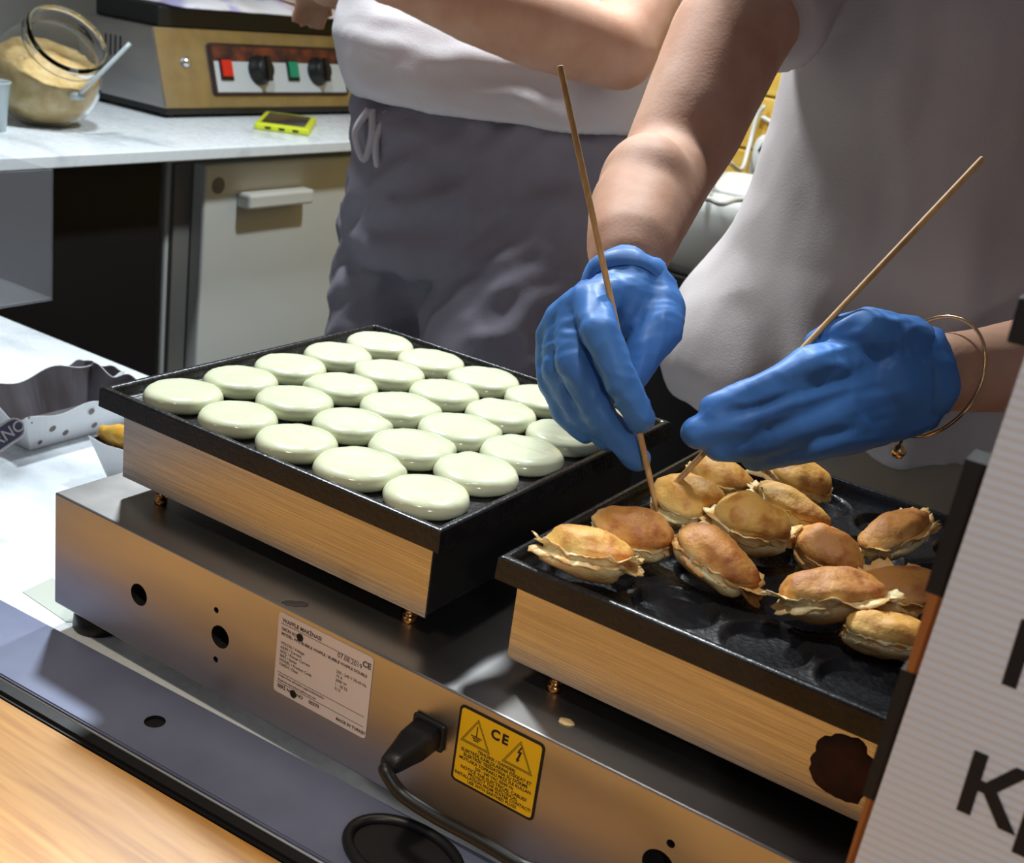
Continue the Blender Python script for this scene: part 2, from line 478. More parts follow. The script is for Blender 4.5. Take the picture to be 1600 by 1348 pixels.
strip = skew_slab('metal_strip', (A0.x, A0.y), (B0.x, B0.y), 0.0, 0.078, CT + 0.004, 0.0038, M['strip'], 0.0012,
                  label='blue-grey metal strip with a round hole along the worktop edge', cat='metal strip')
hc = onz(242, 1127, CT + 0.004)
cut = link('c', from_bm(lathe_bm([(0.0085, -0.02), (0.0085, 0.02)], hc, (0, 0, 1), 24)), M['hole'])
boolean_cut(strip, [cut])
tb = lathe_bm([(0.0084, 0), (0.0084, 0.0003)], (hc.x, hc.y, CT + 0.0003), (0, 0, 1), 24)
link('hole_bottom', from_bm(tb), M['hole'], strip)
skew_slab('edge_profile', (A0.x, A0.y), (B0.x, B0.y), 0.0785, 0.0935, CT + 0.002, 0.06, M['rubber'], 0.003,
          label='narrow black edge profile between metal strip and wooden plank', cat='edge strip')
C0 = LA + dl * (-0.16)  # plank stops here; unseen grey slab added beyond for the steel to mirror
skew_slab('reflected_infill', (A0.x, A0.y), (C0.x - 0.001, C0.y), 0.0945, 0.60, CT + 0.001, 0.04, M['infill'], 0.003,
          label='unseen grey shelf continuing the pine plank beside the paper trays', cat='infill')
skew_slab('counter_plank', (C0.x, C0.y), (B0.x, B0.y), 0.0945, 0.60, CT + 0.001, 0.04, M['pine'], 0.003,
          label='golden pine plank forming the customer side of the counter', cat='plank')
cab = thing('front_cabinet', (0.2, 0.1, FLOOR), 'dark cabinet carrying the marble worktop', 'cabinet')
box('cabinet_body', (-0.98, -0.60, FLOOR), (1.46, 0.40, CT - 0.06), M['dark_panel'], cab)
box('cabinet_rail', (-0.98, -0.04, CT - 0.0595), (1.46, 0.40, CT - 0.0355), M['dark_panel'], cab)
box('cabinet_rail', (-0.98, -0.60, CT - 0.0595), (1.30, -0.36, CT - 0.0405), M['dark_panel'], cab)

# ------------------------------------------------------------------ griddle machine
RX0, RX1, RY0, RY1 = -0.0467, 0.3096, -0.0491, 0.3062
ZRT, ZRB, BZB = 0.0024, -0.0146, -0.0815
BX0, BX1, BY0, BY1 = -0.0400, 0.2902, -0.0272, 0.284
BASE0 = Vector((-0.0783, -0.0683, -0.2061)); BASE1 = Vector((0.770, 0.335, -0.0991))
DX = 0.4051; S = 0.065
PF = -0.0085                      # flat of the plate
mach = thing('griddle_machine', (0.34, 0.13, CT), 'stainless steel double griddle machine with two black cast plates', 'griddle')

bo = box('base_box', BASE0, BASE1, M['steel_base'], mach, bevel=0.0015)
cuts = []
for (u, v, r) in ((217, 929, 0.0098), (344, 995, 0.0098), (338, 953, 0.0026), (337, 1030, 0.0026), (1048, 1318, 0.003), (1028, 1352, 0.0115)):
    c = ony(u, v, BASE0.y)
    cuts.append(link('c', from_bm(lathe_bm([(r, -0.02), (r, 0.014)], (c.x, c.y, c.z), (0, 1, 0), 24)), M['hole'], mach))
boolean_cut(bo, cuts)
for fx, fy in ((-0.052, -0.040), (0.74, -0.040), (-0.052, 0.30), (0.74, 0.30)):
    lathe('foot', [(0.021, 0), (0.023, 0.003), (0.021, 0.0245)], (fx, fy, CT), M['rubber'], mach, seg=28)

def plate_mesh(x0, filled):
    nx = 190
    xs = [RX0 + (RX1 - RX0) * i / nx for i in range(nx + 1)]; ys = [RY0 + (RY1 - RY0) * i / nx for i in range(nx + 1)]
    def h(x, y):
        e = min(x - RX0, RX1 - x, y - RY0, RY1 - y)
        if e < 0.0065: z = ZRT
        elif e < 0.0085: z = ZRT + (PF - ZRT) * (e - 0.0065) / 0.002
        else: z = PF
        if e < 0.0015: z = ZRT - 0.0012 * (1 - e / 0.0015)
        i = round(x / S); j = round(y / S)
        if 0 <= i <= 4 and 0 <= j <= 4:
            d = math.hypot(x - i * S, y - j * S); R = 0.0292
            if d < R:
                z = PF - 0.015 * (1 - (d / R) ** 2) ** 0.72
            elif d < R + 0.003:
                z = max(z, PF + 0.0007 * math.sin((d - R) / 0.003 * math.pi))
        return z + 0.00012 * noise.noise(Vector((x * 300, y * 300, x0)))
    verts = []; faces = []
    for j in range(nx + 1):
        for i in range(nx + 1):
            verts.append((xs[i] + x0, ys[j], h(xs[i], ys[j])))
    W = nx + 1
    for j in range(nx):
        for i in range(nx):
            a = j * W + i; faces.append((a, a + 1, a + W + 1, a + W))
    # skirt, slightly drawn in, and underside
    edge = [i for i in range(W)] + [j * W + nx for j in range(1, W)] + [nx * W + i for i in range(nx - 1, -1, -1)] + [j * W for j in range(nx - 1, 0, -1)]
    base = len(verts); cx, cy = (RX0 + RX1) / 2 + x0, (RY0 + RY1) / 2
    for e in edge:
        x, y, z = verts[e]
        verts.append((cx + (x - cx) * 1.003, cy + (y - cy) * 1.003, ZRB))
    n = len(edge)
    for k in range(n):
        k2 = (k + 1) % n
        faces.append((edge[k2], edge[k], base + k, base + k2))
    faces.append(tuple(base + k for k in range(n)))
    me = bpy.data.meshes.new('plate'); me.from_pydata(verts, [], faces); me.update()
    for p in me.polygons:
        p.use_smooth = p.normal.z > 0.05
    return me
for k, x0 in enumerate((0.0, DX)):
    link('griddle_plate', plate_mesh(x0, k == 0), M['iron'], mach,
         label=('black cast plate filled with batter' if k == 0 else 'black cast plate with empty round cavities'))
    hs = box('plate_housing', (BX0 + x0, BY0 + 0.0012, BZB), (BX1 + x0, BY1, ZRB - 0.0003), M['black_paint'], mach, bevel=0.001)
    box('front_panel', (BX0 + x0 - 0.0005, BY0 - 0.0008, BZB - 0.0005), (BX1 + x0 + 0.0005, BY0 + 0.001, ZRB - 0.0004), M['steel'], hs)
    if k == 0:
        box('side_panel', (BX0 - 0.0012, BY0 + 0.001, BZB - 0.0005), (BX0 - 0.0001, BY1, ZRB - 0.0004), M['steel'], hs)
    for bx in (BX0 + 0.034, BX1 - 0.022):
        for by in (BY0 + 0.012, BY1 - 0.015):
            lathe('standoff_bolt', [(0.0055, 0), (0.0055, 0.005), (0.0038, 0.0052), (0.0038, 0.012), (0.0062, 0.0122), (0.0062, BZB - BASE1.z)],
                  (bx + x0, by, BASE1.z), M['brass'], mach, seg=18)

# burnt batter stuck on the second housing's panel, a dried drop on the base
def blotch(name, c, rx, ry, xd, yd, th, mt, parent, seed, seg=40, **k):
    xd, yd = Vector(xd), Vector(yd); nn = xd.cross(yd)
    bm = bmesh.new(); rings = []
    for q, hh in ((1.0, 0.0), (0.97, 0.8), (0.6, 1.0), (0.25, 0.9), (0.02, 1.0)):
        ring = []
        for i in range(seg):
            t = 2 * math.pi * i / seg
            w_ = 1 + 0.22 * noise.noise(Vector((math.cos(t) * 2.2, math.sin(t) * 2.2, seed))) + 0.10 * noise.noise(Vector((math.cos(t) * 7, math.sin(t) * 7, seed)))
            ring.append(Vector(c) + xd * rx * q * w_ * math.cos(t) + yd * ry * q * w_ * math.sin(t) + nn * th * hh)
        rings.append(ring)
    add_rings(bm, rings)
    return link(name, from_bm(bm), mt, parent, smooth=True, **k)
sc = ony(1318, 1200, BY0 - 0.0009)
blotch('burnt_patch', sc, 0.0215, 0.022, (1, 0, 0), (0, 0, 1), 0.0012, M['burnt'], mach, 3.1, label='dark burnt batter patch')
dc = onz(885, 1128, BASE1.z + 0.0001)
blotch('dried_drop', dc, 0.0055, 0.0045, (1, 0, 0), (0, 1, 0), 0.0008, M['crumbs'], mach, 5.5, label='dried drop of batter')
dc = onz(462, 943, BASE1.z + 0.0001)
blotch('dried_drop', dc, 0.010, 0.004, (0.8, 0.6, 0), (-0.6, 0.8, 0), 0.0005, M['grey_print'], mach, 9.5, label='grey smear')

# rating label
XD, ZD = Vector((1, 0, 0)), Vector((0, 0, 1)); FY = BASE0.y - 0.0002
def rounded_rect(x0, x1, z0, z1, r, y):
    pts = []
    for cx, cz, a0 in ((x1 - r, z1 - r, 0), (x0 + r, z1 - r, 90), (x0 + r, z0 + r, 180), (x1 - r, z0 + r, 270)):
        for k in range(5):
            a = math.radians(a0 + 90 * k / 4); pts.append((cx + r * math.cos(a), y, cz + r * math.sin(a)))
    return pts
lab = poly('rating_label', rounded_rect(0.186, 0.279, -0.1735, -0.1045, 0.003, FY), 0.0003, (0, -1, 0), M['label_paper'], mach, label='silver-white rating label with print')
ty = FY - 0.0005
def lt(s, x, z, size, bold=0.0, mt='grey_print', align='LEFT', par=lab):
    return text('print_line', s, size, (x, ty, z), XD, ZD, M[mt], par, align, bold=bold, depth=0.00005)
lt('WAFFLE MAKİNASI', 0.190, -0.1115, 0.0046, 0.00008)
lt('07.08.2019', 0.2455, -0.1175, 0.0054)
lt('CE', 0.2695, -0.1145, 0.0066, 0.0002)
lt('ÜRÜN KODU', 0.190, -0.1185, 0.0034, 0.00006)
lt('MODEL: WF2 BUBBLE WAFFLE / BUBBLE WAFFLE DOUBLE', 0.190, -0.1225, 0.0033, 0.00005)
for i, (a, b) in enumerate((('VOLTAJ / Voltage', '220 - 240 V 50-60 Hz'), ('AKIM / Current', '10 A'), ('GÜÇ / Power Current', '2000 W'),
                            ('SERİ / Series', '1 - 20 52'), ('MODEL / Product Code', '51.5'), ('TARİH / Date', ''))):
    lt(a, 0.190, -0.1305 - 0.0037 * i, 0.0033)
    if b: lt(b, 0.246, -0.1305 - 0.0037 * i, 0.0033)
lt('SERİ NO / NO     00370', 0.190, -0.1685, 0.0042, 0.00008)
lt('MADE IN TURKEY', 0.250, -0.1700, 0.0036, 0.00008)
lt('Üretici firma talimatlara uygun kullanılmalıdır', 0.190, -0.1585, 0.0026)
lt('Read the instructions before you use', 0.190, -0.1625, 0.0026)
for x0, x1, z in ((0.189, 0.266, -0.1132), (0.189, 0.276, -0.1555), (0.189, 0.276, -0.1640)):
    box('rule_line', (x0, ty - 0.00005, z), (x1, ty + 0.0001, z + 0.00025), M['grey_print'], lab)
for x, z in ((0.2085, -0.1175), (0.2065, -0.1680)):
    lathe('punched_hole', [(0.0032, 0), (0.0032, 0.0004)], (x, ty + 0.0002, z), M['hole'], lab, axis=(0, -1, 0), seg=20, smooth=False)

# warning label
wl = poly('warning_label', rounded_rect(0.357, 0.427, -0.167, -0.105, 0.004, FY), 0.0003, (0, -1, 0), M['black_print'], mach, label='yellow electrical warning label with black border')
poly('yellow_field', rounded_rect(0.359, 0.425, -0.165, -0.107, 0.0025, FY - 0.0003), 0.0001, (0, -1, 0), M['yellow_print'], wl)
def wt_(s, z, size): return lt(s, 0.392, z, size, 0.00008, 'black_print', 'CENTER', wl)
def outline_tri(cx, cz, hw, hh, th):
    def tri(k): return [Vector((cx - hw * k, 0, cz - hh * 0.5 + (1 - k) * hh * 0.38)), Vector((cx + hw * k, 0, cz - hh * 0.5 + (1 - k) * hh * 0.38)), Vector((cx, 0, cz + hh * 0.5 - (1 - k) * hh * 0.62))]
    for ko, ki in ((1.0, 0.945), (0.86, 0.81)):
        o_, i_ = tri(ko), tri(ki)
        for a in range(3):
            b = (a + 1) % 3
            q = [o_[a], o_[b], i_[b], i_[a]]
            for p in q: p.y = 0
            poly('triangle_side', [(p.x, ty, p.z) for p in q], 0.0001, (0, -1, 0), M['black_print'], wl)
outline_tri(0.3735, -0.1215, 0.0125, 0.022, 0)
outline_tri(0.4085, -0.1215, 0.0125, 0.022, 0)
def bar(x0, x1, z0, z1): box('earth_bar', (x0, ty - 0.0001, z0), (x1, ty, z1), M['black_print'], wl)
bar(0.3731, 0.3739, -0.1245, -0.1165); bar(0.3690, 0.3780, -0.1253, -0.1245); bar(0.3702, 0.3768, -0.1268, -0.1260); bar(0.3714, 0.3756, -0.1283, -0.1275)
bz = [(0.4092, -0.1150), (0.4068, -0.1205), (0.4086, -0.1203), (0.4074, -0.1250), (0.4066, -0.1248), (0.4076, -0.1280), (0.4098, -0.1252), (0.4088, -0.1252), (0.4106, -0.1188), (0.4086, -0.1190), (0.4104, -0.1150)]
poly('lightning_bolt', [(x, ty, z) for x, z in bz], 0.0001, (0, -1, 0), M['black_print'], wl)
lt('C', 0.3845, -0.1190, 0.0105, 0.0004, 'black_print', 'LEFT', wl)
lt('E', 0.3935, -0.1190, 0.0105, 0.0004, 'black_print', 'LEFT', wl)
for s, z, q in (('TEHLİKE! / DANGER!', -0.1365, 0.0034), ('ELEKTRİK KABLOLARINA DİKKAT ET', -0.1400, 0.0035), ('ELEKTRİK TESİSATINA SU DÖKME', -0.1435, 0.0035),
                ('MUTLAKA TOPRAKLI PRİZ İLE KULLAN', -0.1470, 0.0034), ('220 - 240 VAC 50/60 Hz', -0.1503, 0.0032), ('NOTICE THE ELECTRICAL CABLES!', -0.1540, 0.0036),
                ('PROTECT THE ELECTRICAL', -0.1572, 0.0034), ('INSTALLATION FROM WATER CONTACT!', -0.1603, 0.0034), ('USE WITH EARTHED PLUG!', -0.1635, 0.0034)):
    wt_(s, z, q)

# power plug and cord (a part of the machine)
pc = ony(672, 1142, BASE0.y)
plug = box('power_plug', (pc.x - 0.014, pc.y - 0.004, pc.z - 0.011), (pc.x + 0.014, pc.y, pc.z + 0.011), M['rubber'], mach, bevel=0.002)
bm = bmesh.new()
rg = []
for yy, hw, hh in ((0.0, 0.0125, 0.0095), (0.018, 0.012, 0.009), (0.026, 0.010, 0.008), (0.036, 0.008, 0.007), (0.044, 0.006, 0.006)):
    c = Vector((pc.x, pc.y - 0.003 - yy, pc.z - yy * 0.12)); rg.append((c, Vector((hw, 0, 0)), Vector((0, 0, hh))))
loft(bm, rg, 20, 4)
link('plug_body', from_bm(bm), M['rubber'], plug, smooth=True)
e = Vector((pc.x, pc.y - 0.046, pc.z - 0.006))
cy_ = e.y - 0.006
tube('power_cord', [e + Vector((0, 0.008, 0.001)), e + Vector((0.0, 0.0, -0.001)), ony(603, 1205, cy_), ony(628, 1240, cy_), ony(680, 1275, cy_), ony(745, 1310, cy_), ony(812, 1350, cy_), ony(900, 1402, cy_),
                    Vector((0.60, cy_, CT + 0.0088)), Vector((0.74, cy_ + 0.01, CT + 0.0088))],
     0.0048, M['rubber'], mach, seg=14, n=10, label='black rubber power cord')
rgc = Vector((0.345, -0.098, CT + 0.004))
ringpts = [rgc + Vector((0.045 * math.cos(t), 0.030 * math.sin(t), 0.004)) for t in [2 * math.pi * i / 48 for i in range(48)]]
rgo = thing('cable_grommet', rgc, 'oval black rubber cable grommet let into the metal strip', 'grommet')
tube('grommet_ring', ringpts, 0.0042, M['rubber'], rgo, seg=10, closed=True)
poly('grommet_plug', [p + Vector((0, 0, -0.0035)) for p in ringpts], 0.0015, (0, 0, 1), M['dark_panel'], rgo)

# greaseproof corner beside the machine's foot
gp = [onz(35, 925, CT), onz(82, 903, CT), onz(104, 972, CT)]
poly('greaseproof_scrap', [gp[0], gp[2], gp[2] + Vector((0.03, 0.03, 0)), gp[1]], 0.0006, (0, 0, 1), M['tissue'], None,
     label='scrap of greaseproof paper under the corner of the griddle machine', cat='paper')

# ------------------------------------------------------------------ raw batter rounds
GB = 'raw batter rounds on the full griddle plate'
def batter_mesh(c, R, seed, lobe=None, squash=1.0):
    seg = 48
    rnd = random.Random(seed)
    prof = [(0.80, PF + 0.0004), (0.94, PF + 0.0006), (1.0, PF + 0.0030), (1.005, PF + 0.0058), (0.985, PF + 0.0085), (0.945, PF + 0.0106), (0.88, PF + 0.0121),
            (0.78, PF + 0.0130), (0.62, PF + 0.0134), (0.42, PF + 0.0135), (0.2, PF + 0.0136), (0.02, PF + 0.0136)]
    rings = []
    for q, z in prof:
        ring = []
        for i in range(seg):
            t = 2 * math.pi * i / seg
            w_ = 1 + 0.035 * noise.noise(Vector((math.cos(t) * 1.3, math.sin(t) * 1.3, seed))) + 0.02 * noise.noise(Vector((math.cos(t) * 3.5, math.sin(t) * 3.5, seed + 9)))
            if lobe is not None:
                d = (t - lobe + math.pi) % (2 * math.pi) - math.pi
                w_ += 0.10 * math.exp(-(d / 0.22) ** 2)
            x, y = math.cos(t) * R * q * w_, math.sin(t) * R * q * w_ * squash
            zz_ = z + (0.0006 * noise.noise(Vector((x * 70, y * 180, seed))) if q < 0.9 else 0)
            ring.append(Vector((c[0] + x, c[1] + y, zz_)))
        rings.append(ring)
    bm = bmesh.new(); add_rings(bm, rings)
    return from_bm(bm)
lobes = {(2, 1): 0.78, (3, 2): 0.8, (2, 2): 0.7, (3, 1): 0.9, (1, 2): 3.9, (3, 0): 0.6, (4, 1): 2.4, (3, 3): 2.6, (2, 4): 3.6, (1, 3): 3.4, (4, 2): 2.5}
for j in range(5):
    for i in range(5):
        R = 0.0335 + random.uniform(-0.0012, 0.0008)
        if (i, j) in ((3, 0), (3, 1), (2, 2), (4, 2), (3, 2)): R = 0.0350
        if (i, j) == (4, 0): R = 0.0325
        c = (i * S + random.uniform(-0.001, 0.001), j * S + random.uniform(-0.001, 0.001))
        on = ('first', 'second', 'third', 'fourth', 'fifth')
        lab_, g = 'raw batter round, %s row behind the front panel, %s from the paper tray end' % (on[j], on[i]), GB
        b = link('batter_round', batter_mesh(c, R, i * 7.3 + j * 3.1, lobes.get((i, j))), M['batter'], None, origin=(c[0], c[1], PF), smooth=True, label=lab_, cat='pancake', group=g)
        if (i, j) == (0, 3):
            b['label'] = 'raw batter round with a thin spilled drip trailing beside it'
            d0 = onz(515, 573, PF + 0.002); d1 = onz(540, 574, PF + 0.002); d2 = onz(556, 582, PF + 0.0015)
            tube('batter_drip', [d0, d1, d2], lambda t: 0.0022 + 0.0012 * math.sin(t * 9), M['batter'], b, seg=8)
        if (i, j) == (4, 3): b['label'] = 'raw batter round beneath the gloved fingers, near the gap between plates'
        if (i, j) == (4, 0): b['label'] = 'small raw batter round set apart in the corner above the rating label'

# ------------------------------------------------------------------ baked cakes
GC = 'baked round cakes on the second griddle plate'
def cake(u, v, zc, a, b, c, yaw, pitch, roll, seed, label, frill=1.0, fmat='cake_frill', fdir=None, name='baked_cake', pinch=0.14, cm='cake'):
    """a,b,c half axes; two domes on a pinched waist, with a torn frill of batter round the waist"""
    ctr = onz(u, v, zc)
    R = Matrix.Rotation(math.radians(yaw), 3, 'Z') @ Matrix.Rotation(math.radians(pitch), 3, 'Y') @ Matrix.Rotation(math.radians(roll), 3, 'X')
    seg, lat = 40, 20
    def shape(ax, th, t):
        x, y, z = math.sin(th) * math.cos(t), math.sin(th) * math.sin(t), math.cos(th)
        q = abs(z)
        k = 1.0 - pinch * math.exp(-(z / 0.15) ** 2)      # pinched waist
        n_ = 1 + 0.16 * noise.noise(Vector((x * 1.5, y * 1.5, z * 1.5 + seed))) + 0.05 * noise.noise(Vector((x * 4, y * 4, z * 4 + seed))) + 0.015 * noise.noise(Vector((x * 13, y * 13, z * 13 + seed)))
        return Vector((x * a * k * n_, y * b * k * n_, z * c * n_ * (1.0 if z > 0 else 0.85)))
    bm = bmesh.new(); rings = []
    for k in range(lat + 1):
        th = math.pi * min(max(k / lat, 0.004), 0.996)
        rings.append([shape(1, th, 2 * math.pi * i / seg) for i in range(seg)])
    add_rings(bm, rings)
    me = from_bm(bm)
    low = min((R @ vv.co).z for vv in me.vertices)
    lo_ok = ctr.z + low
    o = bpy.data.objects.new(name, me); COL.objects.link(o)
    o.location = ctr; o.rotation_euler = R.to_euler()
    me.materials.append(M[cm])
    for p in me.polygons: p.use_smooth = True
    ORG[o.name] = ctr
    tag(o, label, 'cake', GC)
    for lay in range(2 if frill > 0 else 0):
        # torn sheets of batter standing out from the waist, with real thickness
        bm = bmesh.new(); n = 96; sd_ = seed + lay * 31.7; zl = (-0.16 if lay else 0.10) * c
        iu, mu, ou, od, idn = [], [], [], [], []
        for i in range(n):
            t = 2 * math.pi * i / n; ca, sa = math.cos(t), math.sin(t)
            g = 0.5 + 0.5 * noise.noise(Vector((ca * 1.5, sa * 1.5, sd_ * 1.3)))
            g2 = noise.noise(Vector((ca * 7, sa * 7, sd_))); g3 = noise.noise(Vector((ca * 19, sa * 19, sd_)))
            out = frill * (0.010 * max(0.0, g - 0.38) + 0.0022 * g2 + 0.0014 * g3)
            for (d_, am, wd) in (fdir or ()):
                q = (t - math.radians(d_ + 12 * lay) + math.pi) % (2 * math.pi) - math.pi
                out += am * math.exp(-(q / wd) ** 2) * (1 + 0.35 * g2 + 0.4 * g3)
            out = max(out, -0.002)
            zz = frill * 0.005 * noise.noise(Vector((ca * 2.6, sa * 2.6, sd_ + 4))) + 0.0012 * g3
            curl = (0.25 if lay == 0 else -0.25) * max(out, 0)
            rd = Vector((ca, sa, 0)); e_ = Vector((ca * a * 0.93, sa * b * 0.93, zl)); up = Vector((0, 0, 0.0008))
            p0 = Vector((ca * a * 0.74, sa * b * 0.74, zl))
            p1 = e_ + rd * out * 0.55 + Vector((0, 0, zz * 0.7)); p2 = e_ + rd * out + Vector((0, 0, zz * 1.3 + curl))
            iu.append(p0 + up * 2); mu.append(p1 + up * 1.4); ou.append(p2 + up * 0.4); od.append(p2 - up * 0.4); idn.append(p0 - up * 2)
        add_rings(bm, [iu, mu, ou, od, idn], closed_loop=True)
        mf = from_bm(bm)
        f = bpy.data.objects.new('torn_frill', mf); COL.objects.link(f); f.parent = o
        mf.materials.append(M[fmat])
        for p in mf.polygons: p.use_smooth = True
    return o
mm_ = 0.001
cake(917, 868, 0.011, .033, .024, .019, 20, 0, -18, 1.1, 'golden baked cake with ragged pale frills at both ends in the plate corner', 1.2, fdir=[(180, .006, .7), (0, .005, .6), (-70, .004, .6)])
cake(990, 833, 0.012, .031, .023, .018, 18, 4, 6, 2.3, 'smooth brown baked cake lying behind the one in the plate corner', 0.8, cm='cake_brown_shade')
cake(1072, 786, 0.016, .029, .027, .021, 60, 0, 8, 3.7, 'golden baked cake being speared by both bamboo skewers', 0.5)
cake(1121, 748, 0.017, .028, .025, .018, 30, 5, 0, 4.2, 'golden domed cake in the back row under the sideways glove', 0.7)
cake(1245, 746, 0.018, .032, .026, .018, 20, 14, 4, 5.9, 'golden cake with a small dark pit and a pale torn end', 0.9, fdir=[(190, .012, .4)])
cake(1236, 797, 0.016, .034, .019, .016, -2, 12, -10, 6.4, 'narrow golden cake tipped on its side with its pale seam showing', 1.0, fdir=[(160, .008, .4)])
cake(1170, 822, 0.018, .0305, .0285, .024, 30, 6, 0, 7.7, 'largest golden domed cake in the middle of the heap', 0.8, fdir=[(10, .008, .5), (170, .006, .4)])
cake(1116, 874, 0.012, .035, .023, .019, -14, 12, -6, 8.3, 'brown folded cake with a crisp torn flap at its end, beside empty cavities', 1.1, 'cake_frill_brown', fdir=[(0, .009, .45)], cm='cake_brown_shade')
cake(1294, 866, 0.008, .029, .021, .018, -12, 8, 10, 9.1, 'dark brown cake half sunk in its cavity', 0.5, 'cake_frill_brown', cm='cake_brown_shade')
cake(1398, 836, 0.014, .036, .020, .017, 72, -14, -14, 10.6, 'brown cake tilted up with a pointed crisp flake', 1.0, 'cake_frill_brown', fdir=[(10, .013, .4), (-60, .006, .5)], cm='cake_brown_shade')
cake(1298, 934, 0.014, .038, .022, .019, 44, -6, -16, 11.2, 'brown cake with a broad pale torn skirt along its front', 1.2, 'cake_frill', fdir=[(-40, .012, .5), (180, .006, .4)], cm='cake_brown_shade')
cake(1415, 918, 0.010, .033, .024, .010, 30, -8, 8, 12.8, 'flattened thin brown cake behind the cake with the torn skirt', 1.3, 'cake_frill_brown', fdir=[(120, .008, .5)], cm='cake_brown_shade')
cake(1390, 994, 0.006, .031, .022, .0165, 26, 0, -10, 13.4, 'cake lying on edge with brown rims and a pale striped seam', 0.8)

# ------------------------------------------------------------------ skewers
def skewer(p0, p1, label):
    p0, p1 = Vector(p0), Vector(p1); d = (p1 - p0)
    bm = bmesh.new(); L = d.length
    lathe_bm([(0.0004, 0), (0.0019, 0.012), (0.0023, 0.03), (0.0024, L - 0.001), (0.0021, L)], p0, d, 14, bm)
    return link('bamboo_skewer', from_bm(bm), M['bamboo'], None, origin=p0, smooth=True, label=label, cat='skewer', group='bamboo skewers')
SK1 = (at(1028, 806, 0.916), at(875, 103, 0.900))
SK2 = (at(1010, 803, 0.918), at(1536, 247, 0.900))
skewer(*SK1, 'bamboo skewer held upright in the downward-pointing gloved hand')
skewer(*SK2, 'bamboo skewer held slanting in the gloved hand with the bracelet')

# ------------------------------------------------------------------ people
def px(lst): return [(at(u, v, t), r) for (u, v, t, r) in lst]

def wrinkles(amp, sc, seed, stretch=(1, 1, 1)):
    def f(co, no):
        q = Vector((co.x * sc * stretch[0], co.y * sc * stretch[1], co.z * sc * stretch[2] + seed))
        n1 = noise.noise(q); n2 = noise.noise(q * 2.3 + Vector((5, 5, 5)))
        return amp * ((1 - 2 * abs(n1)) * 0.7 + n2 * 0.5)
    return f

def finish(name, bm, voxel, sm, mt, parent, disp=None, **k):
    return link(name, union(bm, voxel, sm, 0.5, disp), mt, parent, smooth=True, **k)

def head(bm, c, up, fw, s=1.0):
    up = up.normalized(); fw = (fw - up * fw.dot(up)).normalized(); sd = up.cross(fw)
    ellipsoid(bm, c + up * 0.035 * s - fw * 0.012, sd * 0.076 * s, fw * 0.094 * s, up * 0.090 * s)
    ellipsoid(bm, c - up * 0.03 * s + fw * 0.02 * s, sd * 0.060 * s, fw * 0.070 * s, up * 0.085 * s)
    capsule(bm, c + fw * 0.080 * s + up * 0.020 * s, 0.009, c + fw * 0.098 * s - up * 0.016 * s, 0.014)
    capsule(bm, c + fw * 0.078 * s - up * 0.052 * s - sd * 0.016, 0.009, c + fw * 0.078 * s - up * 0.052 * s + sd * 0.016, 0.009)
    for q in (-1, 1):
        capsule(bm, c + sd * 0.078 * q * s + up * 0.015, 0.012, c + sd * 0.080 * q * s - up * 0.018, 0.009)
def hair(c, up, fw, parent, s=1.0):
    up = up.normalized(); fw = (fw - up * fw.dot(up)).normalized(); sd = up.cross(fw)
    bm = bmesh.new()
    ellipsoid(bm, c + up * 0.055 * s - fw * 0.024, sd * 0.082 * s, fw * 0.092 * s, up * 0.078 * s)
    ellipsoid(bm, c + up * 0.0 * s - fw * 0.055, sd * 0.072 * s, fw * 0.05 * s, up * 0.085 * s)
    return finish('hair', bm, 0.007, 3, M['hair'], parent, wrinkles(0.003, 60, 2, (1, 1, 0.3)))

def sleeve(bm, p0, r0, p1, r1, seg=28):
    a, x, y = frame_of(Vector(p1) - Vector(p0))
    add_rings(bm, [[c + (x * math.cos(2 * math.pi * i / seg) + y * math.sin(2 * math.pi * i / seg)) * r for i in range(seg)] for c, r in ((Vector(p0), r0), (Vector(p1), r1))])
def bare_hand(bm, wr, dirv, side, s=1.0):
    d = dirv.normalized(); sv = (side - d * side.dot(d)).normalized(); n = d.cross(sv)
    for k in range(4):
        m0 = wr + d * 0.085 * s + sv * (0.027 - 0.018 * k) * s
        capsule(bm, wr + d * 0.01 + sv * (0.018 - 0.012 * k), 0.015, m0, 0.0115)
        L = (0.070, 0.078, 0.072, 0.056)[k] * s
        j1 = m0 + d * L * 0.5 + n * 0.010; j2 = j1 + d * L * 0.28 + n * 0.014; j3 = j2 + d * L * 0.16 + n * 0.014
        limb(bm, [(m0, 0.010), (j1, 0.009), (j2, 0.0082), (j3, 0.0075)])
    t0 = wr + d * 0.025 + sv * 0.026
    limb(bm, [(t0, 0.014), (t0 + d * 0.035 + sv * 0.022 + n * 0.01, 0.0115), (t0 + d * 0.064 + sv * 0.026 + n * 0.018, 0.0095), (t0 + d * 0.085 + sv * 0.024 + n * 0.022, 0.008)])

UP = Vector((0, 0, 1))
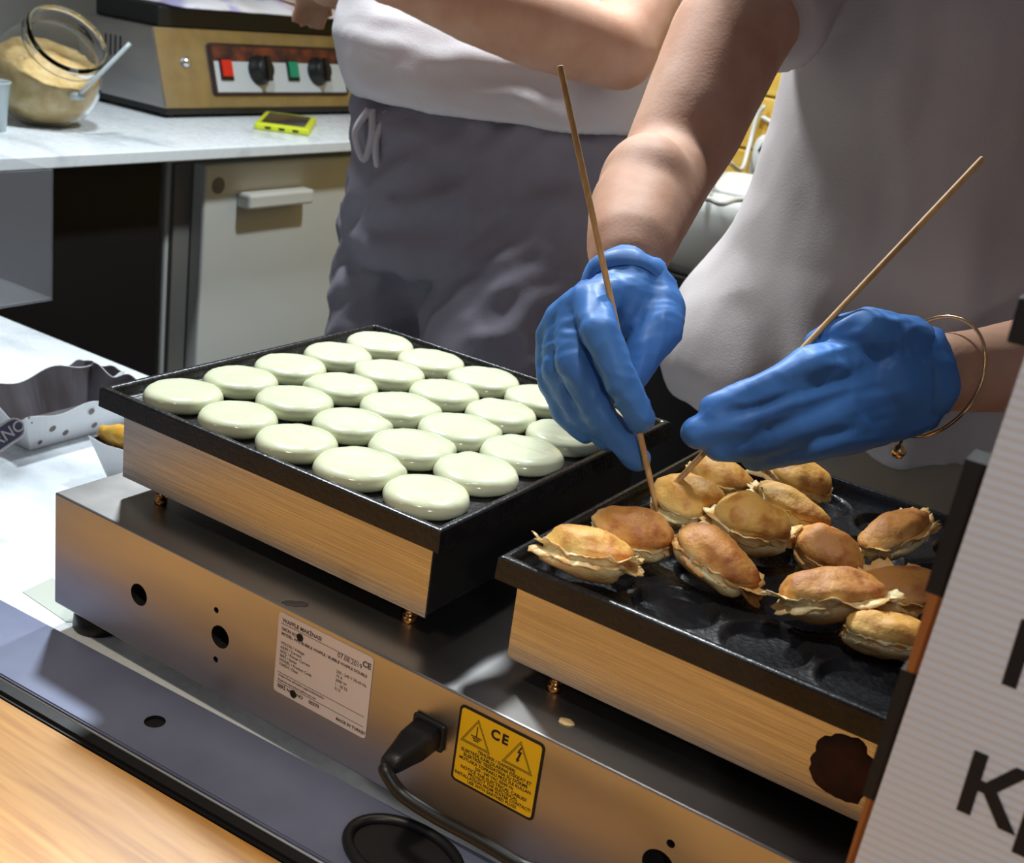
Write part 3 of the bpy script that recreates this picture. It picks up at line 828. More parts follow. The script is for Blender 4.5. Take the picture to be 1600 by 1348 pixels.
# ---- the person turning the cakes
sx = Vector((0.92, 0.39, 0)).normalized(); fw2 = Vector((0.39, -0.92, 0)).normalized()
p2o = at(1420, 600, 1.47); p2o.z = FLOOR
P2 = thing('person', p2o, 'person in pale t-shirt and blue gloves turning cakes with two skewers', 'person')
rings2 = [(-175, 1500, 1.32, .085, .075), (-140, 1500, 1.33, .165, .10), (-60, 1490, 1.34, .176, .118), (30, 1482, 1.36, .166, .125), (130, 1472, 1.38, .172, .13), (230, 1460, 1.40, .184, .135),
          (330, 1440, 1.42, .197, .14), (420, 1420, 1.44, .218, .145), (510, 1392, 1.45, .240, .15), (590, 1375, 1.46, .258, .155), (655, 1378, 1.47, .250, .15)]
neck2 = at(1500, -175, 1.31); head2 = at(1490, -330, 1.20)
el_r = at(1040, 268, 1.175); sh_r = at(1255, -120, 1.30)
wr_r = at(980, 408, 0.985)
el_l = at(1790, 470, 1.10); sh_l = at(1790, -90, 1.26); wr_l = at(1462, 582, 0.945)
hipc = at(1430, 640, 1.50)
hip_r = hipc - sx * 0.10; hip_l = hipc + sx * 0.10
def down(p, z, off=Vector((0, 0, 0))): return Vector((p.x, p.y, z)) + off
bm = bmesh.new()
loft(bm, [(at(u, v, d), sx * hw * 0.86, fw2 * hd * 0.80) for v, u, d, hw, hd in rings2[:6]] + [(at(u, v, d + 0.01), sx * .15, fw2 * .10) for v, u, d, hw, hd in rings2[6:]], 24)
limb(bm, [(at(1495, -130, 1.33), 0.07), (neck2, 0.058), (head2 - UP * 0.02, 0.055)])
head(bm, head2, (head2 - neck2) + UP * 0.15, fw2 - UP * 0.5)
limb(bm, [(at(1400, -100, 1.33), 0.07), (sh_r, 0.062), (at(1138, 60, 1.24), 0.060), (at(1076, 200, 1.195), 0.053), (el_r, 0.047), (at(1000, 330, 1.075), 0.0455), (at(984, 385, 1.0), 0.036), (wr_r, 0.031)])
ellipsoid(bm, at(1008, 300, 1.12), RIGHT * 0.044, DOWN * 0.052, FWD * 0.075)
limb(bm, [(at(1600, -90, 1.30), 0.07), (sh_l, 0.060), (el_l, 0.048), (at(1650, 565, 1.01), 0.043), (at(1540, 578, 0.965), 0.034), (wr_l, 0.030)])
for hp in (hip_r, hip_l):
    limb(bm, [(hp + UP * 0.05, 0.08), (down(hp, FLOOR + 0.47), 0.055), (down(hp, FLOOR + 0.09, -fw2 * 0.02), 0.036), (down(hp, FLOOR + 0.035, fw2 * 0.13), 0.028)])
finish('body', bm, 0.007, 5, M['skin'], P2)
hair(head2, (head2 - neck2) + UP * 0.15, fw2 - UP * 0.5, P2)
# t-shirt with sleeves
bm = bmesh.new()
loft(bm, [(at(u, v, d), sx * hw, fw2 * hd) for v, u, d, hw, hd in rings2], 40)
limb(bm, [(at(1400, -100, 1.33), 0.082), (sh_r, 0.079)])
sleeve(bm, sh_r, 0.079, at(1172, 28, 1.255), 0.077)
limb(bm, [(at(1600, -90, 1.30), 0.082), (sh_l, 0.079), (at(1800, 60, 1.24), 0.074)])
def shirt2_disp(co, no):
    f = wrinkles(0.0045, 9, 3.3, (1.6, 1.6, 0.6))(co, no)
    low = max(0.0, min(1.0, (0.22 - co.z) / 0.25))
    g = 0.010 * low * math.sin(co.x * 46 + co.y * 30 + 3 * noise.noise(co * 6)) 
    return f + g
finish('t_shirt', bm, 0.008, 3, M['shirt2'], P2, shirt2_disp, label='pale loose t-shirt')
bm = bmesh.new()
loft(bm, [(hipc + UP * 0.06, sx * .185, fw2 * .13), (hipc - UP * 0.02, sx * .195, fw2 * .135), (hipc - UP * 0.12, sx * .19, fw2 * .125)], 28)
for hp in (hip_r, hip_l):
    limb(bm, [(hp - UP * 0.05, 0.10), (down(hp, FLOOR + 0.48), 0.078), (down(hp, FLOOR + 0.06), 0.062)])
finish('trousers', bm, 0.010, 3, M['trouser_dark'], P2, wrinkles(0.004, 12, 7))

bm = bmesh.new()
loft(bm, [(at(1440, v, d), sx * hw, fw2 * hd) for v, d, hw, hd in ((540, 1.45, .17, .14), (640, 1.475, .195, .150), (760, 1.50, .205, .152), (900, 1.52, .20, .145))], 36)
finish('apron', bm, 0.009, 2, M['apron'], P2, wrinkles(0.004, 10, 5.5, (1.6, 1.6, 0.5)), label='brownish grey apron below the t-shirt')
# gloves
def glove_disp(seed, axis, side):
    al = Vector(axis).normalized(); sd = (Vector(side) - al * Vector(side).dot(al)).normalized(); th = al.cross(sd)
    def f(co, no):
        a, b, c = co.dot(al), co.dot(sd), co.dot(th)
        n1 = noise.noise(Vector((a * 16, b * 75, c * 75 + seed)))           # long folds down the hand
        n2 = noise.noise(Vector((a * 120, b * 38, c * 38 + seed + 7)))      # creases across the fingers
        gate = max(0.0, noise.noise(Vector((a * 30, b * 30, c * 30 + seed + 3))) + 0.15)
        return 0.0016 * (0.4 - 1.6 * abs(n1)) + 0.0019 * gate * (0.5 - 2 * abs(n2))
    return f
def cuff(pts, mt, parent, seed):
    """open sleeve of film round the wrist: rings of (centre, radius), wavy free edge, real thickness"""
    bm = bmesh.new(); seg = 44; out, inn = [], []
    for k, (c, r, axd) in enumerate(pts):
        a, x, y = frame_of(axd); ro, ri = [], []
        for i in range(seg):
            t = 2 * math.pi * i / seg
            w_ = 1 + (0.05 + 0.03 * k) * noise.noise(Vector((math.cos(t) * 2.5, math.sin(t) * 2.5, seed + k * 0.35)))
            wob = axd.normalized() * (0.006 * noise.noise(Vector((math.cos(t) * 2, math.sin(t) * 2, seed + 8))) if k == len(pts) - 1 else 0)
            dv = x * math.cos(t) + y * math.sin(t)
            ro.append(c + dv * r * w_ + wob); ri.append(c + dv * (r * w_ - 0.0008) + wob)
        out.append(ro); inn.append(ri)
    add_rings(bm, out + inn[::-1], closed_loop=True)
    return link('glove_cuff', from_bm(bm), mt, parent, smooth=True)

# right hand: pencil grip, fingers pointing down
bm = bmesh.new()
wp = px([(1010, 458, .960, .024), (985, 456, .967, .025), (957, 460, .974, .024), (934, 467, .980, .020)])
mcp = px([(926, 472, .926, .0165), (902, 484, .935, .0165), (880, 502, .944, .0158), (866, 526, .955, .0150)])
for a, b in zip(wp, mcp): capsule(bm, a[0], a[1], b[0], b[1])
for a, b in zip(wp[:-1], wp[1:]): capsule(bm, *a, *b)
for a, b in zip(mcp[:-1], mcp[1:]): capsule(bm, *a, *b)
limb(bm, [(at(981, 458, 0.966), 0.0335), (at(976, 480, 0.955), 0.032)])
limb(bm, [(at(955, 470, .958), .025), (at(912, 496, .946), .020)])
limb(bm, [mcp[0]] + px([(936, 516, .893, .0138), (972, 596, .893, .0128), (1001, 654, .901, .0108)]))
limb(bm, [mcp[1]] + px([(896, 566, .914, .0135), (942, 655, .921, .0122), (995, 716, .930, .0105)]))
limb(bm, [mcp[2]] + px([(874, 580, .934, .0128), (906, 640, .936, .0118), (952, 686, .934, .0102)]))
limb(bm, [mcp[3]] + px([(861, 596, .950, .0116), (882, 642, .950, .0106), (914, 674, .946, .0094)]))
limb(bm, px([(1010, 460, .960, .024), (1026, 485, .948, .022), (1031, 512, .934, .0185), (1008, 548, .924, .0148), (990, 586, .921, .0118)]))
limb(bm, px([(1026, 478, .950, .020), (975, 470, .950, .020)]))
gR = finish('glove', bm, 0.0022, 5, M['glove'], P2, glove_disp(1.0, at(985, 690, .92) - at(985, 410, .98), RIGHT), label='blue nitrile glove pinching the upright skewer')
ax = (at(1000, 330, 1.075) - wr_r).normalized()
cuff([(at(978, 474, .955), .0330, ax), (at(979, 468, .959), .0362, ax), (at(980, 462, .964), .0376, ax), (at(981, 456, .970), .0384, ax)], M['glove'], gR, 2.0)

# left hand: palm down, fingers together, pointing across
bm = bmesh.new()
wp = px([(1418, 556, .938, .024), (1420, 584, .930, .026), (1420, 612, .926, .026), (1420, 634, .928, .023)])
mcp = px([(1335, 566, .915, .0180), (1322, 600, .910, .0185), (1322, 640, .905, .0180), (1338, 672, .910, .0168)])
for a, b in zip(wp, mcp): capsule(bm, a[0], a[1], b[0], b[1])
for a, b in zip(wp[:-1], wp[1:]): capsule(bm, *a, *b)
for a, b in zip(mcp[:-1], mcp[1:]): capsule(bm, *a, *b)
limb(bm, [(at(1424, 590, 0.934), 0.0345), (at(1390, 603, .922), .031)])
limb(bm, [mcp[0]] + px([(1262, 572, .889, .0150), (1190, 614, .889, .0138), (1118, 640, .893, .0120)]))
limb(bm, [mcp[1]] + px([(1236, 632, .890, .0152), (1160, 660, .891, .0140), (1090, 676, .896, .0125)]))
limb(bm, [mcp[2]] + px([(1246, 668, .890, .0145), (1182, 690, .894, .0132), (1124, 700, .899, .0115)]))
limb(bm, [mcp[3]] + px([(1270, 694, .895, .0130), (1222, 706, .900, .0118), (1180, 714, .904, .0104)]))
limb(bm, px([(1412, 545, .930, .026), (1356, 518, .908, .0182), (1312, 523, .914, .0145), (1279, 540, .9215, .0118)]))
gL = finish('glove', bm, 0.0022, 5, M['glove'], P2, glove_disp(4.0, at(1100, 690, .90) - at(1450, 590, .94), UP), label='blue nitrile glove gripping the slanting skewer')
ax = (at(1540, 578, .965) - wr_l).normalized()
cuff([(at(1410, 592, .930), .0335, ax), (at(1420, 591, .934), .0368, ax), (at(1430, 590, .938), .0380, ax), (at(1440, 588, .942), .0388, ax)], M['glove'], gL, 6.0)
# bracelet
bc = at(1452, 588, .948); v1_ = (at(1474, 495, .948) - at(1430, 682, .948)) / 2; v2_ = RIGHT * 0.028 - FWD * 0.036
br = tube('bracelet', [bc + v1_ * math.cos(t) + v2_ * math.sin(t) for t in [2 * math.pi * i / 56 for i in range(56)]], 0.0014, M['gold'], P2, seg=8, closed=True, label='thin gold bangle with a small round charm')
chp = at(1404, 705, .935)
tube('charm_link', [at(1405, 692, .935), at(1412, 684, .938), at(1430, 681, .946)], 0.0012, M['gold'], br, seg=8)
lathe('charm', [(0.0002, -0.0055), (0.0035, -0.0046), (0.0055, -0.001), (0.0055, 0.001), (0.0036, 0.0045), (0.0015, 0.006), (0.0014, 0.009)], chp, M['gold'], br, seg=18)

# ---- the other person, behind the full plate
s1 = Vector((0.83, 0.55, 0)).normalized(); fw1 = Vector((0.55, -0.83, 0)).normalized()
p1o = at(775, 300, 1.77); p1o.z = FLOOR
P1 = thing('person', p1o, 'person in white t-shirt and grey trousers with one arm bent across', 'person')
rings1 = [(-330, 795, 1.79, .07, .07), (-290, 793, 1.79, .17, .095), (-200, 790, 1.78, .188, .115), (-120, 787, 1.77, .195, .12), (0, 775, 1.76, .214, .132), (80, 772, 1.75, .226, .146), (140, 776, 1.75, .217, .142), (174, 780, 1.75, .207, .134)]
neck1 = at(795, -330, 1.79); head1 = at(790, -470, 1.74)
bm = bmesh.new()
loft(bm, [(at(u, v, d), s1 * hw * .88, fw1 * hd * .84) for v, u, d, hw, hd in rings1] + [(at(776, 330, 1.79), s1 * .15, fw1 * .10)], 24)
limb(bm, [(at(795, -290, 1.79), .07), (neck1, .056), (head1 - UP * .02, .054)])
head(bm, head1, UP, fw1 - UP * .35)
el1 = at(968, 82, 1.585); wr1 = at(640, -22, 1.48)
limb(bm, [(at(930, -250, 1.78), .068), (at(1050, -225, 1.76), .062), (at(1036, -60, 1.68), .055), (el1, .049), (at(850, 42, 1.55), .055), (at(740, 8, 1.515), .047), (wr1, .032)])
bare_hand(bm, wr1, at(560, -60, 1.46) - wr1, UP)
wr1b = at(512, -18, 1.98)
limb(bm, [(at(660, -250, 1.80), .068), (at(590, -225, 1.82), .062), (at(556, -60, 1.86), .048), (wr1b, .030)])
bare_hand(bm, wr1b, at(480, 6, 2.12) - wr1b, s1, 0.9)
hc1 = at(775, 330, 1.78)
legs1 = [[(at(640, 360, 1.83), .070), (at(592, 540, 1.85), .048)], [(at(840, 380, 1.79), .09), (at(795, 560, 1.77), .07)]]
for lg in legs1:
    k = lg[1][0]
    limb(bm, lg + [(Vector((k.x, k.y, FLOOR + 0.45)), .052), (Vector((k.x, k.y, FLOOR + .09)), .036), (Vector((k.x, k.y, FLOOR + .035)) + fw1 * .12, .028)])
finish('body', bm, 0.008, 5, M['skin'], P1)
hair(head1, UP, fw1 - UP * .35, P1)
bm = bmesh.new()
loft(bm, [(at(u, v, d), s1 * hw, fw1 * hd) for v, u, d, hw, hd in rings1], 40)
limb(bm, [(at(930, -250, 1.80), .08), (at(1040, -225, 1.80), .078)])
sleeve(bm, at(1045, -235, 1.78), .080, at(1038, -40, 1.74), .076)
limb(bm, [(at(660, -250, 1.80), .08), (at(590, -225, 1.82), .078), (at(570, -120, 1.845), .072)])
finish('t_shirt', bm, 0.008, 3, M['shirt'], P1, wrinkles(0.005, 10, 1.3, (1, 1, 2.2)), label='white t-shirt gathered at the waist')
bm = bmesh.new()
loft(bm, [(at(779, 158, 1.76), s1 * .200, fw1 * .124), (at(776, 190, 1.76), s1 * .202, fw1 * .128), (at(774, 280, 1.775), s1 * .205, fw1 * .130), (at(770, 370, 1.79), s1 * .212, fw1 * .132), (at(766, 420, 1.80), s1 * .205, fw1 * .12)], 36)
def leg(a, ra, b, rb):
    limb(bm, [(a, ra), (b, rb), (Vector((b.x, b.y, FLOOR + .45)), rb * .95), (Vector((b.x, b.y, FLOOR + .06)), rb * .85)])
leg(at(632, 366, 1.83), .098, at(592, 520, 1.84), .076)
limb(bm, [(at(650, 400, 1.83), .09), (at(760, 430, 1.81), .11)])
leg(at(840, 380, 1.78), .135, at(790, 560, 1.75), .130)
def trou_disp(co, no):
    q = Vector((co.x * 14 - co.z * 9, co.y * 14, co.z * 13))
    return 0.018 * (0.4 - abs(noise.noise(q))) + 0.006 * noise.noise(q * 2.2)
tr = finish('trousers', bm, 0.009, 2, M['trouser'], P1, trou_disp, label='loose grey trousers with a drawstring bow')
k0 = at(588, 172, 1.665)
for dx_, ln, dd in ((-0.010, .066, 1), (0.012, .074, -1)):
    c0 = k0 + s1 * dx_
    tube('drawstring_loop', [c0, c0 - UP * ln * .5 - s1 * .014 * dd + fw1 * .006, c0 - UP * ln + fw1 * .004, c0 - UP * ln * .5 + s1 * .008 * dd + fw1 * .008, c0 + s1 * .004], 0.0055, M['cord'], tr, seg=8)

# ------------------------------------------------------------------ paper trays on the worktop
def tray(name, c, L, W, H, yaw, label, amp, seed, flare=0.018, dots=(), group='paper food trays'):
    """boat tray: local x across, local y along; wavy rim, flared walls, inner lining"""
    t = thing(name, c, label, 'tray', group)
    Rz = Matrix.Rotation(math.radians(yaw), 3, 'Z')
    def P(x, y, z): return Vector(c) + Rz @ Vector((x, y, z))
    def perim(hx, hy, z, wave, n=24):
        pts = []
        side = [((-hx, -hy), (hx, -hy)), ((hx, -hy), (hx, hy)), ((hx, hy), (-hx, hy)), ((-hx, hy), (-hx, -hy))]
        for s_, ((x0, y0), (x1, y1)) in enumerate(side):
            for k in range(n):
                q = k / n
                zz = z + wave * (math.sin(q * math.pi * 4 + s_ * 1.1 + seed) * 0.6 + 0.35 * math.sin(q * math.pi * 2))
                pts.append(P(x0 + (x1 - x0) * q, y0 + (y1 - y0) * q, zz))
        return pts
    e = 0.0012
    bm = bmesh.new()
    add_rings(bm, [perim(W / 2, L / 2, 0.0006, 0), perim(W / 2 + flare, L / 2 + flare, H, amp), perim(W / 2 + flare - 0.0006, L / 2 + flare - 0.0006, H, amp), perim(W / 2 - 0.0006, L / 2 - 0.0006, 0.0016, 0)], True)
    link('tray_shell', from_bm(bm), M['paper'], t)
    bm = bmesh.new()
    add_rings(bm, [perim(W / 2 - 0.0008, L / 2 - 0.0008, 0.0018, 0), perim(W / 2 + flare - 0.0008, L / 2 + flare - 0.0008, H - 0.0004, amp), perim(W / 2 + flare - 0.0016, L / 2 + flare - 0.0016, H - 0.0004, amp), perim(W / 2 - 0.0018, L / 2 - 0.0018, 0.0024, 0)], True)
    link('tray_lining', from_bm(bm), M['tray_in'], t)
    nrm = (Rz @ Vector((H, 0, -flare))).normalized(); upv = (Rz @ Vector((flare, 0, H))).normalized(); al = Rz @ Vector((0, 1, 0))
    for (y, q, r) in dots:
        cc = P(W / 2 + flare * q, y, H * q) + nrm * 0.0002
        poly('printed_dot', [cc + al * r * math.cos(a) + upv * r * 1.1 * math.sin(a) for a in [2 * math.pi * i / 16 for i in range(16)]], 0.0002, nrm, M['dot_brown'], t)
    return t, P
t1, P_ = tray('paper_tray', (-0.462, 0.232, CT), 0.150, 0.085, 0.048, 0, 'polka-dot paper food tray with wavy rim and slate name ribbon, empty', 0.0075, 0.6, 0.02,
              dots=((-0.052, .55, .0045), (-0.030, .30, .004), (0.0, .78, .004), (0.012, .3, .004), (0.045, .6, .004), (-0.064, .2, .003)))
# ribbon sticker on the end wall
rb0 = at(-40, 712, 1.262); rb1 = at(38, 660, 1.262)
xd = (rb1 - rb0).normalized(); nn = (-FWD + UP * 0.1); nn = (nn - xd * nn.dot(xd)).normalized(); yd = nn.cross(xd)
hw = 0.0118; pts = []
Lr = (rb1 - rb0).length
for k in range(9):
    a = -math.pi / 2 + math.pi * k / 8; pts.append(rb1 + xd * hw * math.cos(a) * 0.9 - xd * hw + yd * hw * math.sin(a))
for k in range(9):
    a = math.pi / 2 + math.pi * k / 8; pts.append(rb0 + xd * hw * math.cos(a) * 0.9 + xd * hw + yd * hw * math.sin(a))
rib = poly('ribbon_border', pts, 0.0006, nn, M['paper'], t1)
pc_ = sum(pts, Vector()) / len(pts)
poly('name_ribbon', [pc_ + (p - pc_) * 0.97 - yd * (p - pc_).dot(yd) * 0.16 + nn * 0.0006 for p in pts], 0.0003, nn, M['ribbon'], rib, label='slate ribbon with white lettering')
text('lettering', 'ARNO :', 0.0165, rb0 + xd * 0.014 - yd * 0.0058 + nn * 0.0012, xd, yd, M['white_print'], rib, bold=0.0002)

t2, P2_ = tray('paper_tray', (-0.245, 0.225, CT), 0.105, 0.110, 0.052, 0, 'white printed paper tray holding yellow filling beside the machine', 0.003, 2.4, 0.016,
               dots=((-0.03, .5, .004), (0.0, .3, .003)))
bm = bmesh.new()
limb(bm, [(P2_(-0.066, -0.050, 0.054), .008), (P2_(-0.034, -0.048, 0.058), .0145), (P2_(0.03, -0.034, 0.052), .014)])
limb(bm, [(P2_(-0.015, -0.036, 0.050), .014), (P2_(-0.01, -0.01, 0.030), .014)])
limb(bm, [(P2_(-0.03, 0.0, 0.026), .016), (P2_(0.03, 0.01, 0.026), .016)])
link('yellow_cake_piece', union(bm, 0.003, 3, 0.5, wrinkles(0.002, 60, 2)), M['banana'], None, smooth=True, label='yellow-orange cake piece inside the white printed tray', cat='cake')
bm = bmesh.new()
ellipsoid(bm, P2_(-0.036, 0.034, 0.050), Vector((.034, 0, 0)), Vector((0, .020, 0)), Vector((0, 0, .034)))
link('paper_napkin', union(bm, 0.003, 1, 0.5, wrinkles(0.006, 70, 5)), M['napkin'], None, smooth=True, label='crumpled white napkin tucked behind the yellow cake piece', cat='napkin')

# second grey-lined tray behind the dotted one
tray('paper_tray', (-0.552, 0.345, CT), 0.045, 0.050, 0.026, 10, 'small grey-lined paper tray at the worktop back edge behind the dotted tray', 0.003, 1.8, 0.010)

# clear display box on a bent stand
bxc = at(83, 470, 1.42)
bt = at(80, 268, 1.42)
x1, y1, z0, z1 = bxc.x, bxc.y, bxc.z, bxc.z + 0.150
db = thing('display_box', (x1 - 0.10, y1 - 0.16, CT), 'clear acrylic display box on a bent stand at the worktop end', 'box')
th = 0.003
lo = (x1 - 0.18, y1 - 0.30)
box('box_bottom', (lo[0], lo[1], z0), (x1, y1, z0 + th), M['acrylic'], db, bevel=0.001)
box('box_wall', (x1 - th, lo[1], z0 + th), (x1, y1, z1), M['acrylic'], db, bevel=0.001)
box('box_wall', (lo[0], lo[1], z0 + th), (lo[0] + th, y1, z1), M['acrylic'], db, bevel=0.001)
box('box_wall', (lo[0] + th, y1 - th, z0 + th), (x1 - th, y1, z1), M['acrylic'], db, bevel=0.001)
box('box_wall', (lo[0] + th, lo[1], z0 + th), (x1 - th, lo[1] + th, z1), M['acrylic'], db, bevel=0.001)
for yy in (lo[1] + 0.02, lo[1] + 0.12):
    box('stand_leg', (lo[0] + 0.03, yy, CT), (lo[0] + 0.036, yy + 0.05, z0), M['acrylic'], db, bevel=0.001)

# ------------------------------------------------------------------ side worktop, fridge and what stands there
SX = -1.068
box('side_worktop', (-1.93, 0.05, ST - 0.022), (SX, 1.895, ST), M['marble'], bevel=0.002, label='white marble side worktop carrying jar and control box', cat='worktop')
box('side_cabinet', (-1.92, 0.07, FLOOR), (-1.16, 1.00, ST - 0.023), M['dark_panel'], bevel=0.003, label='dark cabinet under the side worktop, beside the fridge', cat='cabinet')
fr = thing('fridge', (-1.45, 1.35, FLOOR), 'white under-counter fridge with a protruding grip handle', 'fridge')
FX = -1.13
DY0 = onx(320, 300, FX).y
box('fridge_body', (-1.80, DY0 - 0.055, FLOOR + 0.02), (FX - 0.05, DY0 + 0.55, ST - 0.045), M['fridge'], fr, bevel=0.006)
box('door_gasket', (FX - 0.05, DY0 - 0.045, FLOOR + 0.05), (FX - 0.038, DY0 + 0.54, ST - 0.05), M['grey_wall'], fr, bevel=0.002)
dr = box('fridge_door', (FX - 0.038, DY0, FLOOR + 0.05), (FX, DY0 + 0.55, ST - 0.048), M['fridge'], fr, bevel=0.006)
h0 = onx(370, 308, FX); h1 = onx(472, 295, FX)
box('handle', (FX - 0.001, h0.y, h0.z - 0.020), (FX + 0.038, h1.y, h0.z + 0.012), M['white_plastic'], dr, bevel=0.006)
lo_ = onx(341, 290, FX)
lathe('round_badge', [(0.017, 0), (0.017, 0.0012)], (FX, lo_.y, lo_.z), M['grey_wall'], dr, axis=(1, 0, 0), seg=28, smooth=False)

# control box (heating appliance) with slanted front
cb0 = onz(258, 186, ST)
cbx = cb0.x; cby = cb0.y; HB = 0.185; LY = 0.66; DPT = 0.27; SL = 0.050
cb = thing('waffle_iron', (cbx - 0.14, cby + LY / 2, ST), 'stainless waffle iron with slanted control panel, dark top, on side worktop', 'waffle iron')
bm = bmesh.new()
zb, zt_ = ST + 0.022, ST + HB
prof = [(cbx, zb), (cbx - SL, zt_), (cbx - DPT, zt_), (cbx - DPT, zb)]
a = [bm.verts.new((x, cby, z)) for x, z in prof]; b = [bm.verts.new((x, cby + LY, z)) for x, z in prof]
bm.faces.new(a); bm.faces.new(b[::-1])
for i in range(4):
    j = (i + 1) % 4; bm.faces.new((a[i], b[i], b[j], a[j]))
bmesh.ops.bevel(bm, geom=bm.edges[:], offset=0.003, segments=2, affect='EDGES')
link('steel_casing', from_bm(bm), M['steel_base'], cb)
box('base_tray', (cbx - DPT + 0.004, cby + 0.006, ST + 0.008), (cbx - 0.004, cby + LY - 0.006, zb), M['black_paint'], cb, bevel=0.002)
for fx, fy in ((cbx - 0.03, cby + 0.03), (cbx - 0.03, cby + LY - 0.03), (cbx - DPT + 0.03, cby + 0.03), (cbx - DPT + 0.03, cby + LY - 0.03)):
    lathe('foot', [(0.016, 0), (0.016, 0.0085)], (fx, fy, ST), M['rubber'], cb, seg=18)
box('iron_top', (cbx - DPT + 0.01, cby + 0.02, zt_), (cbx - SL - 0.004, cby + LY - 0.02, zt_ + 0.045), M['black_paint'], cb, bevel=0.006)
# slanted panel frame: local axes y (along) and s (up the slope)
sl = Vector((-SL, 0, HB - 0.022)).normalized(); nf = Vector((HB - 0.022, 0, SL)).normalized(); base_ = Vector((cbx, cby, zb))
def onpanel(y, s_, n=0.0): return base_ + Vector((0, y, 0)) + sl * s_ + nf * n
def pan(name, y0, y1, s0, s1_, n0, n1, mt, parent, r=0.0, **k):
    pts = [onpanel(y0 + r, s0, n0), onpanel(y1 - r, s0, n0), onpanel(y1, s0 + r, n0), onpanel(y1, s1_ - r, n0), onpanel(y1 - r, s1_, n0), onpanel(y0 + r, s1_, n0), onpanel(y0, s1_ - r, n0), onpanel(y0, s0 + r, n0)] if r else \
          [onpanel(y0, s0, n0), onpanel(y1, s0, n0), onpanel(y1, s1_, n0), onpanel(y0, s1_, n0)]
    return poly(name, pts, n1 - n0, nf, mt, parent, **k)
pf = pan('panel_frame', 0.147, 0.60, 0.026, 0.142, 0.0003, 0.006, mat('scorched_frame', lin(58, 34, 28), 0.6, var=lin(40, 28, 28), vscale=20), cb, 0.006)
pan('panel_face', 0.155, 0.592, 0.034, 0.102, 0.006, 0.0068, M['panel_grey'], pf)
pan('scorch_band', 0.155, 0.592, 0.102, 0.135, 0.006, 0.0068, mat('scorched_rust', lin(120, 56, 30), 0.6, var=lin(50, 30, 28), vscale=30), pf)
for ys, mt_ in ((0.188, 'red'), (0.405, 'green')):
    s_ = pan('rocker_switch', ys - 0.019, ys + 0.019, 0.060, 0.108, 0.0068, 0.010, M['black_paint'], pf)
    pan('rocker', ys - 0.015, ys + 0.015, 0.068, 0.104, 0.010, 0.014, M[mt_], s_)
for yk in (0.292, 0.492):
    kb = link('control_knob', from_bm(lathe_bm([(0.034, 0), (0.034, 0.004), (0.027, 0.008), (0.025, 0.026), (0.022, 0.029)], onpanel(yk, 0.083, 0.0068), nf, 28)), M['rubber'], pf, smooth=True)
    q0 = onpanel(yk, 0.083, 0.036)
    pan('knob_grip', yk - 0.006, yk + 0.006, 0.055, 0.111, 0.034, 0.044, M['rubber'], kb)
lathe('chrome_button', [(0.012, 0), (0.012, 0.004), (0.007, 0.010), (0.003, 0.012)], onpanel(0.078, 0.098, 0.0003), M['chrome'], cb, axis=nf, seg=20)
for k in range(4):
    box('vent_slot', (cbx - 0.20 + 0.016 * k, cby - 0.0006, zb + 0.085), (cbx - 0.195 + 0.016 * k, cby + 0.0004, zb + 0.13), M['hole'], cb)

# plastic bag of packaging on the waffle iron
bg_c = Vector((cbx - 0.12, cby + 0.33, zt_ + 0.046))
bm = bmesh.new(); nx_, ny_ = 14, 26; gv = {}
for layer in (1, 0):
    for i in range(nx_ + 1):
        for j in range(ny_ + 1):
            x = (i / nx_ - 0.5) * 0.24; y = (j / ny_ - 0.5) * 0.56
            e = min(i, nx_ - i, j * 0.8, (ny_ - j) * 0.8)
            hgt = 0.030 * (1 - math.exp(-e * 0.6)) + 0.012 * noise.noise(Vector((x * 18, y * 12, 2))) * min(1, e)
            z = max(hgt, 0.003) if layer else 0.0004
            edge_w = 0.010 * noise.noise(Vector((x * 20, y * 20, 6)))
            gv[(layer, i, j)] = bm.verts.new(bg_c + Vector((x + edge_w, y + edge_w, z)))
for layer in (1, 0):
    for i in range(nx_):
        for j in range(ny_):
            f = [gv[(layer, i, j)], gv[(layer, i + 1, j)], gv[(layer, i + 1, j + 1)], gv[(layer, i, j + 1)]]
            bm.faces.new(f if layer else f[::-1])
for i in range(nx_):
    for j in (0, ny_):
        bm.faces.new((gv[(1, i, j)], gv[(1, i + 1, j)], gv[(0, i + 1, j)], gv[(0, i, j)]))
for j in range(ny_):
    for i in (0, nx_):
        bm.faces.new((gv[(1, i, j)], gv[(1, i, j + 1)], gv[(0, i, j + 1)], gv[(0, i, j)]))
bag = link('plastic_bag', from_bm(bm), M['lavender'], None, origin=bg_c, smooth=True, label='flat white and lavender plastic bag with orange print on the waffle iron', cat='bag')
blotch('orange_print', bg_c + Vector((0.075, 0.09, 0.034)), 0.035, 0.05, (1, 0, 0), (0, 1, 0), 0.002, M['orange'], bag, 2.2)

